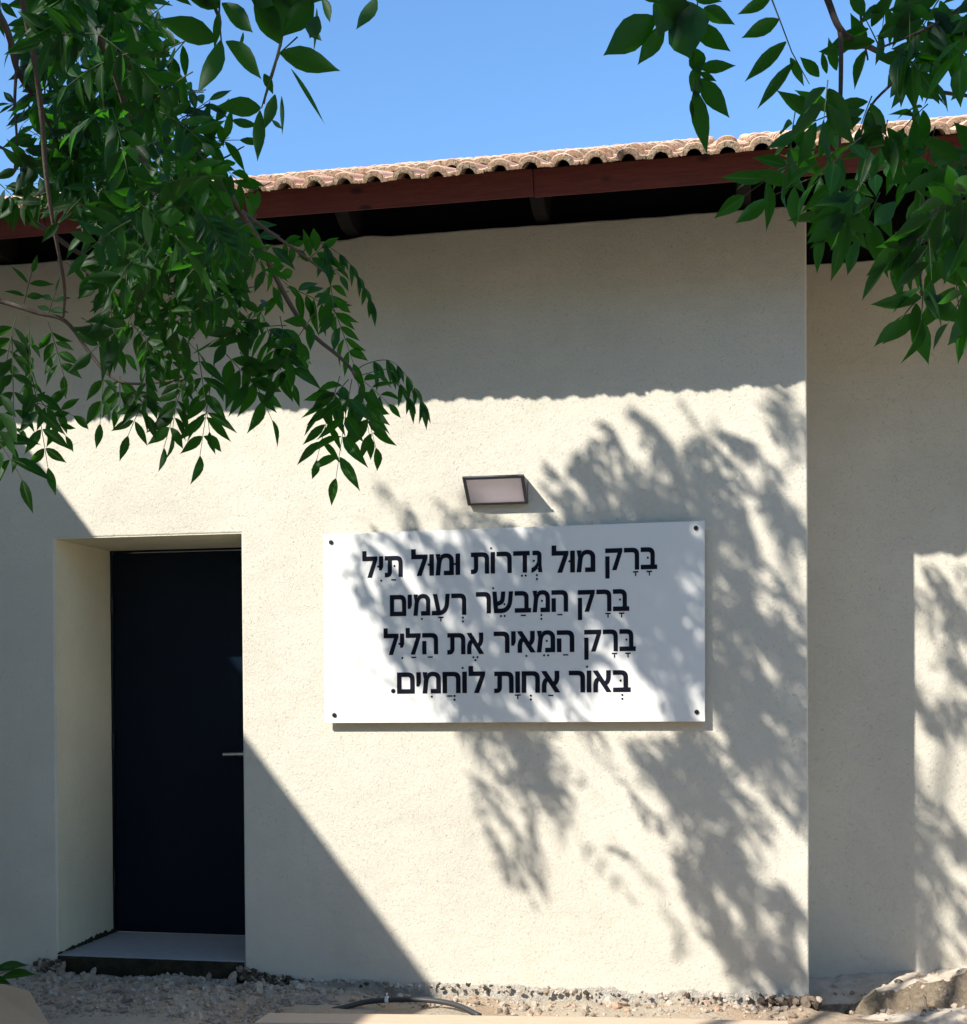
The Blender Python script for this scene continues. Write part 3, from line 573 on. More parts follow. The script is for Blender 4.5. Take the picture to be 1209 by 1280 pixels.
# ------------------------------------------------------------------ sign
SGY = -0.045
def sign():
    t = tag(empty('sign', (-1.005, SGY, 1.32)), 'large white wall sign with four lines of Hebrew lettering', 'sign')
    c4 = [(-1.9045, 1.3205), (-0.104, 1.3265), (-0.102, 2.2365), (-1.9045, 2.225)]
    bm = bmesh.new(); prism_y(bm, c4, SGY, SGY+0.012)
    bevel(from_bm('panel', bm, PANEL, t), 0.0015, 2)
    for (x, z) in ((-1.864, 2.186), (-0.141, 2.204), (-1.854, 1.359), (-0.141, 1.370)):
        bm = bmesh.new()
        tube(bm, [(x, -0.001, z), (x, SGY+0.013, z)], 0.010, 14); tube(bm, [(x, SGY-0.0003, z), (x, SGY-0.005, z)], 0.0105, 18)
        tube(bm, [(x, SGY-0.005, z), (x, SGY-0.008, z)], 0.0065, 6)
        from_bm('bolt', bm, BOLT, t)
    # words: letters right to left with their points; D dagesh, Q qamats, P patach, S shva, T tsere, H hiriq, O holam, I sin dot, X hataf patach, G segol, L dot at the left
    words = [
     [(756.8, 821.8, 712.0, 'בDQ רQ ק'), (689.8, 744.5, 715.2, 'מ וL ל'), (588.8, 678.1, 716.6, 'גDS דT ר וO ת'), (514.3, 575.5, 719.2, 'וL מ וL ל'), (453.2, 503.6, 721.4, 'תDP יHL ל')],
     [(722.5, 786.9, 763.9, 'בDQ רQ ק'), (595.1, 710.4, 766.0, 'הP מDS בP שDIT ר'), (487.6, 583.1, 769.4, 'רS עQ מH י ם')],
     [(730.5, 795.0, 813.6, 'בDQ רQ ק'), (617.3, 718.2, 815.4, 'הP מDT אH י ר'), (559.3, 605.0, 817.2, 'אG ת'), (479.8, 547.9, 817.8, 'הP לP יHL ל')],
     [(711.3, 788.6, 864.6, 'בDS א וO ר'), (617.9, 700.1, 865.4, 'אP חS וQ ת'), (489.0, 606.9, 866.2, 'ל וO חX מH י ם .')],
    ]
    EM = 0.0925/475; BOLD = 22.0
    def fat(poly):
        n = len(poly); out = []
        for i in range(n):
            p0, p, p1 = (Vector(poly[(i-1) % n]), Vector(poly[i]), Vector(poly[(i+1) % n]))
            a, b = (p-p0), (p1-p)
            if a.length < 1e-6 or b.length < 1e-6: out.append(tuple(p)); continue
            a.normalize(); b.normalize()
            na, nb = Vector((-a.y, a.x)), Vector((-b.y, b.x))
            k = na + nb
            if k.length < 1e-3: k = na
            k.normalize(); q = max(0.6, k.dot(na))
            out.append(tuple(p + k * (BOLD*0.96 / q)))
        return out
    ygap = [0.0]
    def shape(bm, loops, pos, slant, sx, depth=0.0016):
        """loops in font units -> raised vinyl; first loop outer, others holes"""
        ygap[0] += 1
        yf = SGY - depth - 0.00002*(ygap[0] % 9)
        L3 = [[Vector((p[0], p[1], 0)) for p in lp] for lp in loops]
        flat = [p for lp in L3 for p in lp]
        tris = tessellate_polygon(L3)
        def W(p, y):
            dx = p.x*EM*sx
            return (pos[0] + dx, y, pos[1] + p.y*EM + dx*slant)
        fv = [bm.verts.new(W(p, yf)) for p in flat]
        for a, b, c_ in tris:
            try: bm.faces.new((fv[a], fv[b], fv[c_]))
            except ValueError: pass
        o = 0
        for lp in L3:
            n = len(lp); bk = [bm.verts.new(W(p, SGY-0.0001)) for p in lp]
            for i in range(n): bm.faces.new((fv[o+i], fv[o+(i+1) % n], bk[(i+1) % n], bk[i]))
            o += n
    def circ(cx, cy_, r): return [(cx + r*math.cos(2*math.pi*k/12), cy_ + r*math.sin(2*math.pi*k/12)) for k in range(12)]
    def rect(x0, x1, y0, y1): return [(x0, y0), (x1, y0), (x1, y1), (x0, y1)]
    for line in words:
        for (xa, xb, yb, txt) in line:
            bm = bmesh.new()
            A, B = on_y(xa, yb, SGY), on_y(xb, yb, SGY)
            toks = txt.split(' ')
            wid = []
            for tk in toks:
                if tk[0] == '.': wid.append((0, 110)); continue
                g = GLYPHS[tk[0]]; xs = [p[0] for q in g for p in q]; wid.append((min(xs)-BOLD, max(xs)+BOLD))
            sp_ = 74.0 - 2*BOLD + 10
            tot = sum(b-a for a, b in wid) + sp_*(len(toks)-1)
            sx = (B.x - A.x)/(tot*EM)
            slant = 0.0045
            cur = tot
            for tk, (a, b) in zip(toks, wid):
                cur -= (b-a)
                pos = (A.x + (cur - a)*EM*sx, A.z + (cur*EM*sx)*slant)
                if tk[0] == '.': shape(bm, [circ(55, 45, 56)], pos, slant, sx); cur -= sp_; continue
                g = GLYPHS[tk[0]]
                if tk[0] == 'ם': shape(bm, [fat(q) for q in g], pos, slant, sx)
                else:
                    for q in g: shape(bm, [fat(q)], pos, slant, sx)
                mid = (a+b)/2; ch = tk[0]; md = {'ר': 300, 'ו': 104, 'ד': 262, 'ק': 250, 'ב': 230, 'ל': 210}.get(ch, mid); r = 27
                lowy = -92
                for mk in tk[1:]:
                    if mk == 'D':
                        dx = {'ב': 190, 'מ': 265, 'ג': 55, 'ת': 270, 'ש': 330}[ch]; dy = {'ש': 190, 'ג': 255}.get(ch, 250)
                        shape(bm, [circ(dx, dy, r)], pos, slant, sx)
                    elif mk == 'L': shape(bm, [circ(a-18, 245, r)], pos, slant, sx)
                    elif mk == 'Q':
                        shape(bm, [rect(md-72, md+72, -88, -56)], pos, slant, sx); shape(bm, [rect(md-16, md+16, -170, -89)], pos, slant, sx)
                    elif mk == 'P': shape(bm, [rect(md-66, md+66, -104, -72)], pos, slant, sx)
                    elif mk == 'S':
                        shape(bm, [circ(md, -88, r)], pos, slant, sx); shape(bm, [circ(md, -180, r)], pos, slant, sx)
                    elif mk == 'T':
                        shape(bm, [circ(md-50, lowy, r)], pos, slant, sx); shape(bm, [circ(md+50, lowy, r)], pos, slant, sx)
                    elif mk == 'H': shape(bm, [circ(md, -100, r)], pos, slant, sx)
                    elif mk == 'O': shape(bm, [circ(a+12, 585, r)], pos, slant, sx)
                    elif mk == 'I': shape(bm, [circ(a+22, 580, r)], pos, slant, sx)
                    elif mk == 'G':
                        for (u, v) in ((-55, -95), (55, -95), (0, -165)): shape(bm, [circ(md+u, v, r)], pos, slant, sx)
                    elif mk == 'X':
                        shape(bm, [rect(md-110, md+20, -104, -72)], pos, slant, sx); shape(bm, [circ(md+72, -88, r)], pos, slant, sx); shape(bm, [circ(md+72, -180, r)], pos, slant, sx)
                cur -= sp_
            from_bm('lettering', bm, LETTER, t)
sign()

# ------------------------------------------------------------------ things on the ground
def rock(bm, c, s, r, tone_list=None, tn=0.5):
    n0 = len(bm.verts)
    rot = Matrix.Rotation(r.random()*6.28, 4, Vector((r.random()-.5, r.random()-.5, r.random()-.5)).normalized())
    ret = bmesh.ops.create_icosphere(bm, subdivisions=1 if s < 0.03 else 2, radius=1, matrix=Matrix.Identity(4))
    sc = Vector((s*(0.7+0.6*r.random()), s*(0.7+0.6*r.random()), s*(0.5+0.4*r.random()))); ph = r.random()*50
    for v in ret['verts']:
        k = 1 + 0.8*noise.noise(v.co*1.6 + Vector((ph, 0, 0)))
        v.co = rot @ Vector((v.co.x*sc.x*k, v.co.y*sc.y*k, v.co.z*sc.z*k)) + Vector(c)
    if tone_list is not None: tone_list += [tn]*len(ret['verts'])
def stones_obj(name, items, **tg):
    bm = bmesh.new(); tones = []; r = random.Random(3)
    for (c, s, tn) in items: rock(bm, c, s, r, tones, tn)
    o = from_bm(name, bm, STONE)
    o.data.attributes.new('tone', 'FLOAT', 'POINT').data.foreach_set('value', tones)
    return tag(o, **tg)
def steps(pts, y):
    for (y0, z0), (y1, z1) in zip(pts, pts[1:]):
        if y <= y1:
            t = max(0, (y-y0)/(y1-y0)); t = t*t*(3-2*t); return z0 + (z1-z0)*t
    return pts[-1][1]
def bank_z(x, y):
    k = min(1.6, max(0, (x-0.40)/0.72)); e = x*0.05*0 + 0.05*wob(x, 2.5, 3)
    ridge = -0.045 + 0.20*k**1.1 + 0.035*wob(x, 8, 4) + 0.015*wob(x, 23, 6); sand = -0.01 + 0.085*min(1.2, max(0, (x-0.5)/0.5))
    pts = [(-0.8, 0.02), (-0.35, sand*0.8+0.005), (-0.08, sand), (0.06, sand*0.8-0.01), (0.12, min(sand*.5, ridge-0.10)-0.03), (0.19, ridge-0.085), (0.33, ridge-0.005), (0.38, ridge), (0.52, ridge*0.75), (0.73, 0.01+0.07*k)]
    zz = steps(pts, y + e)
    rough = 0.034 if 0.08 < y+e < 0.34 else 0.004
    zz += rough*(noise.fractal(Vector((x*26, y*26, 2)), 1.0, 2.0, 3)) + 0.014*noise.noise(Vector((x*7, y*7, 8))) + 0.012*noise.noise(Vector((x*17, y*17, 3)))
    return zz

def rubble():
    r = random.Random(11); it = []
    def put(x, y, s): it.append(((x, y, ground_z(x, y) + s*0.15), s, r.uniform(0.25, 1.0)))
    for _ in range(1900):
        x = -3.45 + 1.5*r.random(); y = -0.75 + 0.80*r.random()
        if y > -0.05 and (x < XL+0.02 or x > XR-0.02): y = -0.06 - 0.4*r.random()
        put(x, y, 0.004 + 0.012*r.random()**2 + (0.014*r.random() if r.random() < 0.06 else 0))
    for _ in range(420):
        x = -2.35 + 2.7*r.random(); put(x, -0.05 - 0.22*r.random()**1.5, 0.006 + 0.018*r.random()**2)
    for _ in range(170):                     # dark clods where the plaster broke off beside the step
        x = XR - 0.02 + 0.34*r.random()**1.6; it.append(((x, -0.012 - 0.02*r.random(), 0.10 - 0.16*(x-XR) + 0.05*(r.random()-.6)), 0.006 + 0.012*r.random(), r.choice((0, 0.02, 0.2, 0.3))))
    for _ in range(60):
        x = XL + 0.02 - 0.12*r.random(); it.append(((x, -0.012 - 0.02*r.random(), 0.03 + 0.10*r.random()), 0.006 + 0.014*r.random(), r.choice((0, 0.02, 0.2, 0.4))))
    for _ in range(130):
        x = XC - 0.22 + 0.26*r.random(); it.append(((x, -0.03 - 0.05*r.random(), 0.03 + 0.06*r.random()), 0.006 + 0.014*r.random(), r.choice((0, 0, 0.03, 0.25, 0.5))))
    for _ in range(150):                     # crumbs along the broken plaster edge
        x = XR + 0.1 + 2.5*r.random(); it.append(((x, -0.03 - 0.03*r.random(), 0.075 + 0.03*(r.random()-.5)), 0.004 + 0.010*r.random(), r.choice((0, 0.3, 0.6, 0.95, 1.0))))
    for _ in range(230):                     # lumps on the bank
        x = XC + 0.05 + 1.5*r.random(); y = -0.5 + 1.1*r.random(); s = 0.004 + 0.018*r.random()**2
        it.append(((x, y, bank_z(x, y) + s*0.2), s, r.choice((0.05, 0.3, 0.5, 0.7, 0.9, 1.0))))
    for _ in range(90):                      # larger half buried lumps before the step
        x = -3.3 + 1.25*r.random(); y = -0.55 + 0.5*r.random(); s = 0.014 + 0.022*r.random()
        it.append(((x, y, ground_z(x, y) - s*0.15), s, r.uniform(0.25, 1.0)))
    stones_obj('rubble', it, kind='stuff')
    big = [(-3.30, -0.03, 0.045, 0.3), (-3.13, -0.02, 0.030, 0.5), (-2.38, -0.05, 0.040, 0.45), (-2.52, -0.01, 0.028, 0.3), (-0.55, -0.07, 0.03, 0.95), (0.33, -0.08, 0.034, 0.15), (1.10, -0.02, 0.05, 0.35)]
    lab = ['grey stone lump at the left foot of the doorway', 'small grey stone under the left end of the doorstep', 'grey stone against the wall right of the doorstep',
           'small stone in the dark gap under the doorstep', 'pale plaster chunk below the sign at the wall foot', 'dark stone at the outer corner of the house wall', 'grey rock half sunk in pale sand at lower right']
    for (x, y, s, tn), l in zip(big, lab):
        stones_obj('stone', [((x, y, ground_z(x, y) + s*0.3), s, tn)], label=l, cat='stone', group='loose stones along the wall foot')
rubble()
def plank():
    bm = bmesh.new()
    x0, x1 = -1.96, 0.245
    n = 30
    a = on_y(336, 1266, -0.85); b = on_y(985, 1276, -0.85)
    secs = []
    for i in range(n+1):
        t = i/n; p = a.lerp(b, t); z = p.z + 0.003*math.sin(t*3.1) + 0.0015*wob(t, 6, 2)
        secs.append([bm.verts.new((p.x, y, z+dz)) for (y, dz) in ((-0.85, 0), (-1.02, 0.004), (-1.022, -0.034), (-0.85, -0.038))])
    for i in range(n):
        for k in range(4): bm.faces.new((secs[i][k], secs[i+1][k], secs[i+1][(k+1) % 4], secs[i][(k+1) % 4]))
    bm.faces.new(secs[0]); bm.faces.new(secs[-1][::-1])
    o = from_bm('plank', bm, PLANK); bevel(o, 0.003, 2)
    tag(o, 'long pale timber plank lying along the wall foot', 'plank')
plank()
def board():
    A, B, C_ = at(-30, 1222, 5.3), at(36, 1238, 5.3), at(68, 1292, 5.2)
    D_ = at(-30, 1300, 5.1)
    n = (B-A).cross(C_-A).normalized()*0.018
    if n.y < 0: n = -n
    bm = bmesh.new()
    f = [bm.verts.new(p) for p in (A, B, C_, D_)]; b = [bm.verts.new(p+n) for p in (A, B, C_, D_)]
    bm.faces.new(f); bm.faces.new(b[::-1])
    for i in range(4): bm.faces.new((f[i], b[i], b[(i+1) % 4], f[(i+1) % 4]))
    bevel(tag(from_bm('board', bm, PLYBOARD), 'tan fibre board leaning at the lower left corner', 'board'), 0.002, 1)
board()
def hose():
    t = tag(empty('hose', (-1.6, -0.1, 0.06)), 'black hose looped along the wall foot with white tie', 'hose')
    P = [on_y(x, y, yy-0.20) for (x, y, yy) in ((410, 1264, -0.20), (432, 1259, -0.16), (455, 1253, -0.11), (485, 1250, -0.09), (520, 1249.5, -0.09), (550, 1252, -0.12), (575, 1258, -0.17), (600, 1270, -0.24))]
    bm = bmesh.new(); tube(bm, smooth_line(P, 6), 0.0125, 10); from_bm('pipe', bm, HOSE, t, smooth=True)
    c = on_y(484, 1250, -0.29)
    bm = bmesh.new(); tube(bm, [c + Vector((-0.008, 0, 0)), c + Vector((0.008, 0, 0.0005))], 0.0155, 12)
    tube(bm, [c + Vector((0, -0.012, 0.008)), c + Vector((0.004, -0.018, 0.035))], 0.004, 6); from_bm('cable_tie', bm, TIE, t)
hose()
def sack():
    bm = bmesh.new(); r = random.Random(5)
    for (px, py, yy, s) in ((372, 1256, -0.19, 0.055), (402, 1255, -0.17, 0.06)):
        c = on_y(px, py, yy-0.15)
        ret = bmesh.ops.create_icosphere(bm, subdivisions=4, radius=1, matrix=Matrix.Identity(4)); ph = r.random()*30
        for v in ret['verts']:
            d = v.co.normalized()
            k = 0.78 + 0.5*abs(noise.noise(d*2.1 + Vector((ph, 0, 0)))) + 0.28*abs(noise.noise(d*5 + Vector((0, ph, 0)))) - 0.25*abs(noise.noise(d*3.3 + Vector((0, 0, ph))))
            v.co = Vector((d.x*s*1.5*k, d.y*s*0.8*k, d.z*s*0.75*k)) + c
    tag(from_bm('crumpled_sack', bm, SACK), 'crumpled brown paper sack beside the black hose', 'sack')
sack()
def earth_bank():
    """heap of soil and pale sand at the foot of the set-back wing"""
    xs = [XC + 0.004 + i*0.014 for i in range(150)]; ys = [-0.8 + j*0.014 for j in range(110)]
    z = bank_z
    bm = bmesh.new()
    g = [[bm.verts.new((x, y, z(x, y))) for x in xs] for y in ys]
    for j in range(len(ys)-1):
        for i in range(len(xs)-1):
            f = bm.faces.new((g[j][i], g[j][i+1], g[j+1][i+1], g[j+1][i]))
            yy = ys[j] + 0.05*wob(xs[i], 2.5, 3) + 0.02*wob(xs[i]*3 + ys[j]*5, 4, 1)
            f.material_index = 1 if 0.05 < yy < 0.35 else 0
    tag(from_bm('earth_bank', bm, [SAND, FOOT_BROWN], smooth=True), kind='structure')
earth_bank()
# ------------------------------------------------------------------ ash foliage
ST = [(0, 0.10), (0.10, 0.50), (0.27, 0.92), (0.45, 1.0), (0.63, 0.78), (0.80, 0.40), (0.91, 0.15), (1.0, 0.0)]
class Leaves:
    def __init__(s): s.v, s.f, s.t, s.m, s.r = [], [], [], [], []
    def leaflet(s, p, d, n, L, W, droop, tone):
        d = d.normalized(); sd = d.cross(n)
        if sd.length < 1e-4: sd = d.orthogonal()
        sd.normalize(); n = sd.cross(d).normalized()
        b = len(s.v); k = len(ST); fold = 0.2 + 0.5*((len(s.v)*7919) % 97)/97
        for i, (t, w_) in enumerate(ST):
            c = p + d*(L*t) - n*(droop*L*t*t)
            hw = W*0.5*w_; upv = n*(hw*fold)
            s.v += [tuple(c), tuple(c - sd*hw + upv), tuple(c + sd*hw + upv)]
        s.t += [tone]*(3*k); s.r += [1.0, 0.0, 0.0]*k
        for i in range(k-1):
            a, c = b+3*i, b+3*i+3
            s.f += [(a, c, c+1, a+1), (a+2, c+2, c, a)]; s.m += [0, 0]
    def stalk(s, pts, r0, r1):
        b = len(s.v); n = len(pts)
        for i, p in enumerate(pts):
            t = (pts[min(i+1, n-1)] - pts[max(i-1, 0)]).normalized(); a = t.orthogonal().normalized(); c = t.cross(a); r = r0 + (r1-r0)*i/(n-1)
            for q in range(4):
                an = q*math.pi/2; s.v.append(tuple(p + (a*math.cos(an) + c*math.sin(an))*r))
        s.t += [0.5]*(4*n); s.r += [0.0]*(4*n)
        for i in range(n-1):
            for q in range(4):
                s.f.append((b+4*i+q, b+4*i+(q+1) % 4, b+4*i+4+(q+1) % 4, b+4*i+4+q)); s.m.append(1)
    def compound(s, P, T, r, pairs=4, L=0.06, sag=0.1, N=None, wr=0.40, spread=0.9, tone=None):
        P, T = Vector(P), Vector(T); ax = T-P; ln = ax.length
        mid = (P+T)/2 + Vector((0, 0, sag*ln))
        def q(t): return P*(1-t)**2 + mid*2*t*(1-t) + T*t*t
        pts = [q(i/8) for i in range(9)]
        s.stalk(pts, 0.0011, 0.0006)
        if N is None: N = Vector((r.uniform(-.6, .6), r.uniform(-.9, .2), r.uniform(0.2, 1)))
        base_t = r.random() if tone is None else tone
        for i in range(pairs+1):
            t = 0.22 + 0.78*i/pairs
            p = q(t); tan = (q(min(1, t+.02)) - q(t-.02)).normalized()
            side = tan.cross(N).normalized()
            sides = (0,) if i == pairs else (-1, 1)
            size = L*(0.76 + 0.35*math.sin(math.pi*min(1, 0.25+0.6*i/pairs)))*r.uniform(0.85, 1.12)
            for sg in sides:
                d = tan*r.uniform(0.35, 0.75) + side*(sg*spread) + Vector((0, 0, -0.28)) + Vector((r.uniform(-.22, .22), r.uniform(-.22, .22), r.uniform(-.2, .2)))
                if sg == 0: d = tan + Vector((r.uniform(-.2, .2), r.uniform(-.2, .2), r.uniform(-.25, .05)))
                nn = N + Vector((r.uniform(-.45, .45), r.uniform(-.45, .45), r.uniform(-.3, .3)))
                s.leaflet(p + side*sg*0.002, d, nn, size*r.uniform(0.85, 1.1), size*wr*r.uniform(0.78, 1.05), r.uniform(-0.08, 0.32), min(1, max(0, base_t + r.uniform(-.25, .25))))
    def build(s, name, parent=None):
        me = bpy.data.meshes.new(name); me.from_pydata(s.v, [], s.f)
        me.attributes.new('tone', 'FLOAT', 'POINT').data.foreach_set('value', s.t)
        me.attributes.new('rib', 'FLOAT', 'POINT').data.foreach_set('value', s.r)
        o = link(name, me, [LEAF, STEM], parent)
        me.polygons.foreach_set('material_index', s.m); me.polygons.foreach_set('use_smooth', [True]*len(s.f)); me.update()
        return o
def inside(p, poly):
    x, y = p; c = False; j = len(poly)-1
    for i in range(len(poly)):
        (xi, yi), (xj, yj) = poly[i], poly[j]
        if (yi > y) != (yj > y) and x < (xj-xi)*(y-yi)/(yj-yi)+xi: c = not c
        j = i
    return c
def sample(poly, r):
    xs = [p[0] for p in poly]; ys = [p[1] for p in poly]
    while True:
        p = (r.uniform(min(xs), max(xs)), r.uniform(min(ys), max(ys)))
        if inside(p, poly): return p
def in_frame(P, mg=25):
    q = pix(P)
    return q is not None and -mg < q[0] < PW+mg and -mg < q[1] < PH+mg
def FACE(r, k=0.55):
    if r.random() < 0.6: return Vector((r.uniform(-k, k), 1 + r.uniform(-k, k), 0.75 + r.uniform(-k, k)))     # seen from below
    return Vector((r.uniform(-k, k), -1 + r.uniform(-k, k), 0.35 + r.uniform(-k, k)))

def branch_obj(parent, pts, r0, r1, n=6):
    P = smooth_line(pts, n); k = len(P)
    bm = bmesh.new()
    for i in range(1, k-1): P[i] = P[i] + Vector((noise.noise(P[i]*9), noise.noise(P[i]*9+Vector((5, 0, 0))), noise.noise(P[i]*9+Vector((0, 5, 0)))))*r0*0.7
    tube(bm, P, [r0 + (r1-r0)*i/(k-1) for i in range(k)], 7)
    return from_bm('branch', bm, BARK, parent, smooth=True)
def px_branch(parent, pl, r0, r1): return branch_obj(parent, [at(*p) for p in pl], r0, r1)

# ---- left tree
LT = tag(empty('ash_tree', (-3.95, -6.9, 0)), 'leafy ash tree hanging into view over the doorway from upper left', 'tree')
def trunk(parent, pts, rad):
    bm = bmesh.new(); P = smooth_line(pts, 5); k = len(P)
    tube(bm, P, [rad[0] + (rad[1]-rad[0])*(i/(k-1))**0.8 for i in range(k)], 12); return from_bm('trunk', bm, BARK, parent, smooth=True)
def limb(parent, pts, r0, r1):
    bm = bmesh.new(); P = smooth_line(pts, 5); k = len(P)
    tube(bm, P, [r0 + (r1-r0)*i/(k-1) for i in range(k)], 8); return from_bm('limb', bm, BARK, parent, smooth=True)
trunk(LT, [(-3.95, -6.9, -0.1), (-3.9, -6.85, 1.2), (-3.98, -6.8, 2.4), (-3.8, -6.7, 3.7)], (0.15, 0.09))
limb(LT, [(-3.86, -6.75, 3.3), (-3.4, -5.9, 4.2), (-3.0, -5.0, 4.9), (-2.6, -4.2, 5.2)], 0.07, 0.02)
limb(LT, [(-3.92, -6.8, 2.9), (-3.1, -5.6, 3.6), (-2.3, -4.7, 3.9), (-1.7, -4.1, 3.75)], 0.06, 0.014)
limb(LT, [(-3.8, -6.7, 3.6), (-2.8, -6.6, 4.6), (-1.6, -6.2, 5.0), (-0.7, -5.9, 5.1)], 0.06, 0.014)
limb(LT, [(-3.8, -6.7, 3.6), (-3.9, -5.9, 5.0), (-3.6, -5.2, 6.2), (-3.1, -4.7, 6.9)], 0.06, 0.014)
limb(LT, [(-3.96, -6.82, 2.3), (-3.3, -5.4, 2.85), (-2.6, -4.3, 2.75), (-2.05, -3.75, 2.62)], 0.045, 0.010)

r = random.Random(21)
# visible branches: (photo x, photo y, metres)
px_branch(LT, [(-60, -60, 2.2), (5, 30, 2.25), (22, 85, 2.3), (45, 125, 2.35), (75, 190, 2.4)], 0.0075, 0.003)
px_branch(LT, [(22, 70, 2.3), (19, 130, 2.3), (21, 180, 2.3), (18, 215, 2.3)], 0.0032, 0.0015)
px_branch(LT, [(-60, 150, 2.5), (0, 184, 2.5), (52, 208, 2.5)], 0.004, 0.002)
px_branch(LT, [(20, -40, 2.1), (48, 120, 2.2), (58, 220, 2.25), (70, 300, 2.3), (80, 360, 2.35), (78, 400, 2.4)], 0.0055, 0.002)
px_branch(LT, [(-70, 215, 2.4), (0, 250, 2.45), (60, 287, 2.5), (110, 322, 2.55), (190, 350, 2.6), (250, 372, 2.6)], 0.0065, 0.003)
px_branch(LT, [(-70, 360, 2.6), (0, 378, 2.6), (45, 392, 2.6), (82, 402, 2.6), (112, 440, 2.6), (135, 468, 2.6), (165, 480, 2.6), (240, 472, 2.6)], 0.0055, 0.0022)
px_branch(LT, [(60, -60, 2.0), (130, 60, 2.1), (170, 180, 2.25), (215, 260, 2.4), (240, 330, 2.5)], 0.0075, 0.003)
px_branch(LT, [(150, 60, 2.2), (240, 180, 2.35), (315, 285, 2.5), (345, 345, 2.6), (380, 405, 2.65), (425, 448, 2.7), (444, 470, 2.7)], 0.0075, 0.0032)
px_branch(LT, [(300, 262, 2.5), (350, 300, 2.6), (385, 325, 2.65), (412, 345, 2.7)], 0.004, 0.0016)
px_branch(LT, [(195, 150, 2.3), (240, 210, 2.35), (275, 200, 2.35), (305, 183, 2.3)], 0.003, 0.0012)
px_branch(LT, [(330, -60, 1.5), (352, 30, 1.55), (345, 75, 1.6), (330, 130, 1.62)], 0.0028, 0.0011)
px_branch(LT, [(230, -60, 1.5), (262, -5, 1.5), (275, 25, 1.52)], 0.0035, 0.0018)

def comp(Lv, a, b, d, pairs, Lpx, sag=0.06, k=0.5, tone=None, dz=0.0, spread=0.9, wr=0.36):
    P = at(a[0], a[1], d); T = at(b[0], b[1], d + dz)
    Lv.compound(P, T, r, pairs, Lpx*d/F, sag, FACE(r, k), wr, spread, tone)
# hand-placed leaves of the low tip over the wall
A = Leaves()
for a, b, d, n, lp in [
    ((425, 470), (396, 575), 2.7, 4, 40), ((440, 474), (420, 598), 2.65, 4, 42), ((446, 474), (470, 560), 2.75, 4, 38), ((446, 470), (486, 505), 2.8, 3, 32),
    ((436, 474), (400, 520), 2.7, 3, 40), ((450, 480), (462, 545), 2.7, 3, 38),
    ((412, 345), (420, 410), 2.7, 3, 32), ((415, 380), (442, 455), 2.75, 4, 34), ((352, 300), (372, 312), 2.65, 2, 26),
    ((385, 325), (402, 310), 2.7, 2, 32), ((400, 318), (425, 345), 2.7, 3, 28),
    ((350, 395), (366, 480), 2.6, 4, 42), ((330, 400), (352, 465), 2.6, 4, 42), ((300, 440), (340, 525), 2.6, 3, 46), ((280, 440), (322, 490), 2.6, 3, 44),
    ((268, 455), (250, 570), 2.6, 4, 38), ((232, 470), (205, 560), 2.6, 3, 36), ((246, 430), (262, 540), 2.55, 4, 38), ((190, 480), (160, 545), 2.6, 3, 34), ((130, 462), (125, 530), 2.6, 2, 34),
    ((150, 470), (150, 505), 2.6, 2, 34), ((165, 482), (185, 520), 2.6, 2, 34), ((228, 440), (215, 545), 2.6, 4, 36),
    ((35, 395), (40, 500), 2.6, 5, 34), ((60, 402), (80, 470), 2.6, 4, 32), ((15, 420), (18, 560), 2.55, 5, 36), ((40, 470), (60, 585), 2.55, 4, 36), ((0, 470), (-6, 590), 2.5, 4, 44),
    ((50, 500), (82, 545), 2.6, 3, 26), ((20, 395), (5, 470), 2.6, 4, 36), ((30, 500), (92, 520), 2.6, 3, 30), ((30, 380), (40, 340), 2.6, 2, 28), ((60, 395), (70, 365), 2.6, 2, 28), ((-10, 540), (28, 600), 2.5, 2, 44)]:
    comp(A, a, b, d, n, lp)
# two slender arching leaves
def arch(Lv, pl, d, n, lp):
    P = smooth_line([at(x, y, d) for x, y in pl], 6); Lv.stalk(P, 0.0012, 0.0006); k = len(P)
    for i in range(n):
        j = int((0.35 + 0.62*i/(n-1))*(k-1)); p = P[j]; tan = (P[min(j+1, k-1)]-P[j-1]).normalized()
        for sg in (-1, 1):
            dd = Vector((0.15 + sg*0.22, 0.1*sg, -0.95)) + tan*0.35 + Vector((r.uniform(-.15, .15), r.uniform(-.2, .2), 0))
            Lv.leaflet(p, dd, Vector((r.uniform(.5, 1), -0.6, 0.1)), lp*d/F*r.uniform(.8, 1.1), lp*d/F*0.27, r.uniform(0, .15), r.random())
    Lv.leaflet(P[-1], Vector((0.2, 0, -1)), Vector((.6, -.8, 0)), lp*d/F*1.1, lp*d/F*0.3, 0.1, 0.3)
arch(A, [(440, 468), (458, 455), (488, 451), (512, 475), (528, 505)], 2.75, 6, 30)
arch(A, [(372, 322), (395, 303), (430, 322), (450, 350), (464, 378)], 2.7, 6, 28)
arch(A, [(444, 472), (462, 466), (485, 462), (500, 480), (512, 500)], 2.8, 4, 28)
A.build('foliage', LT)
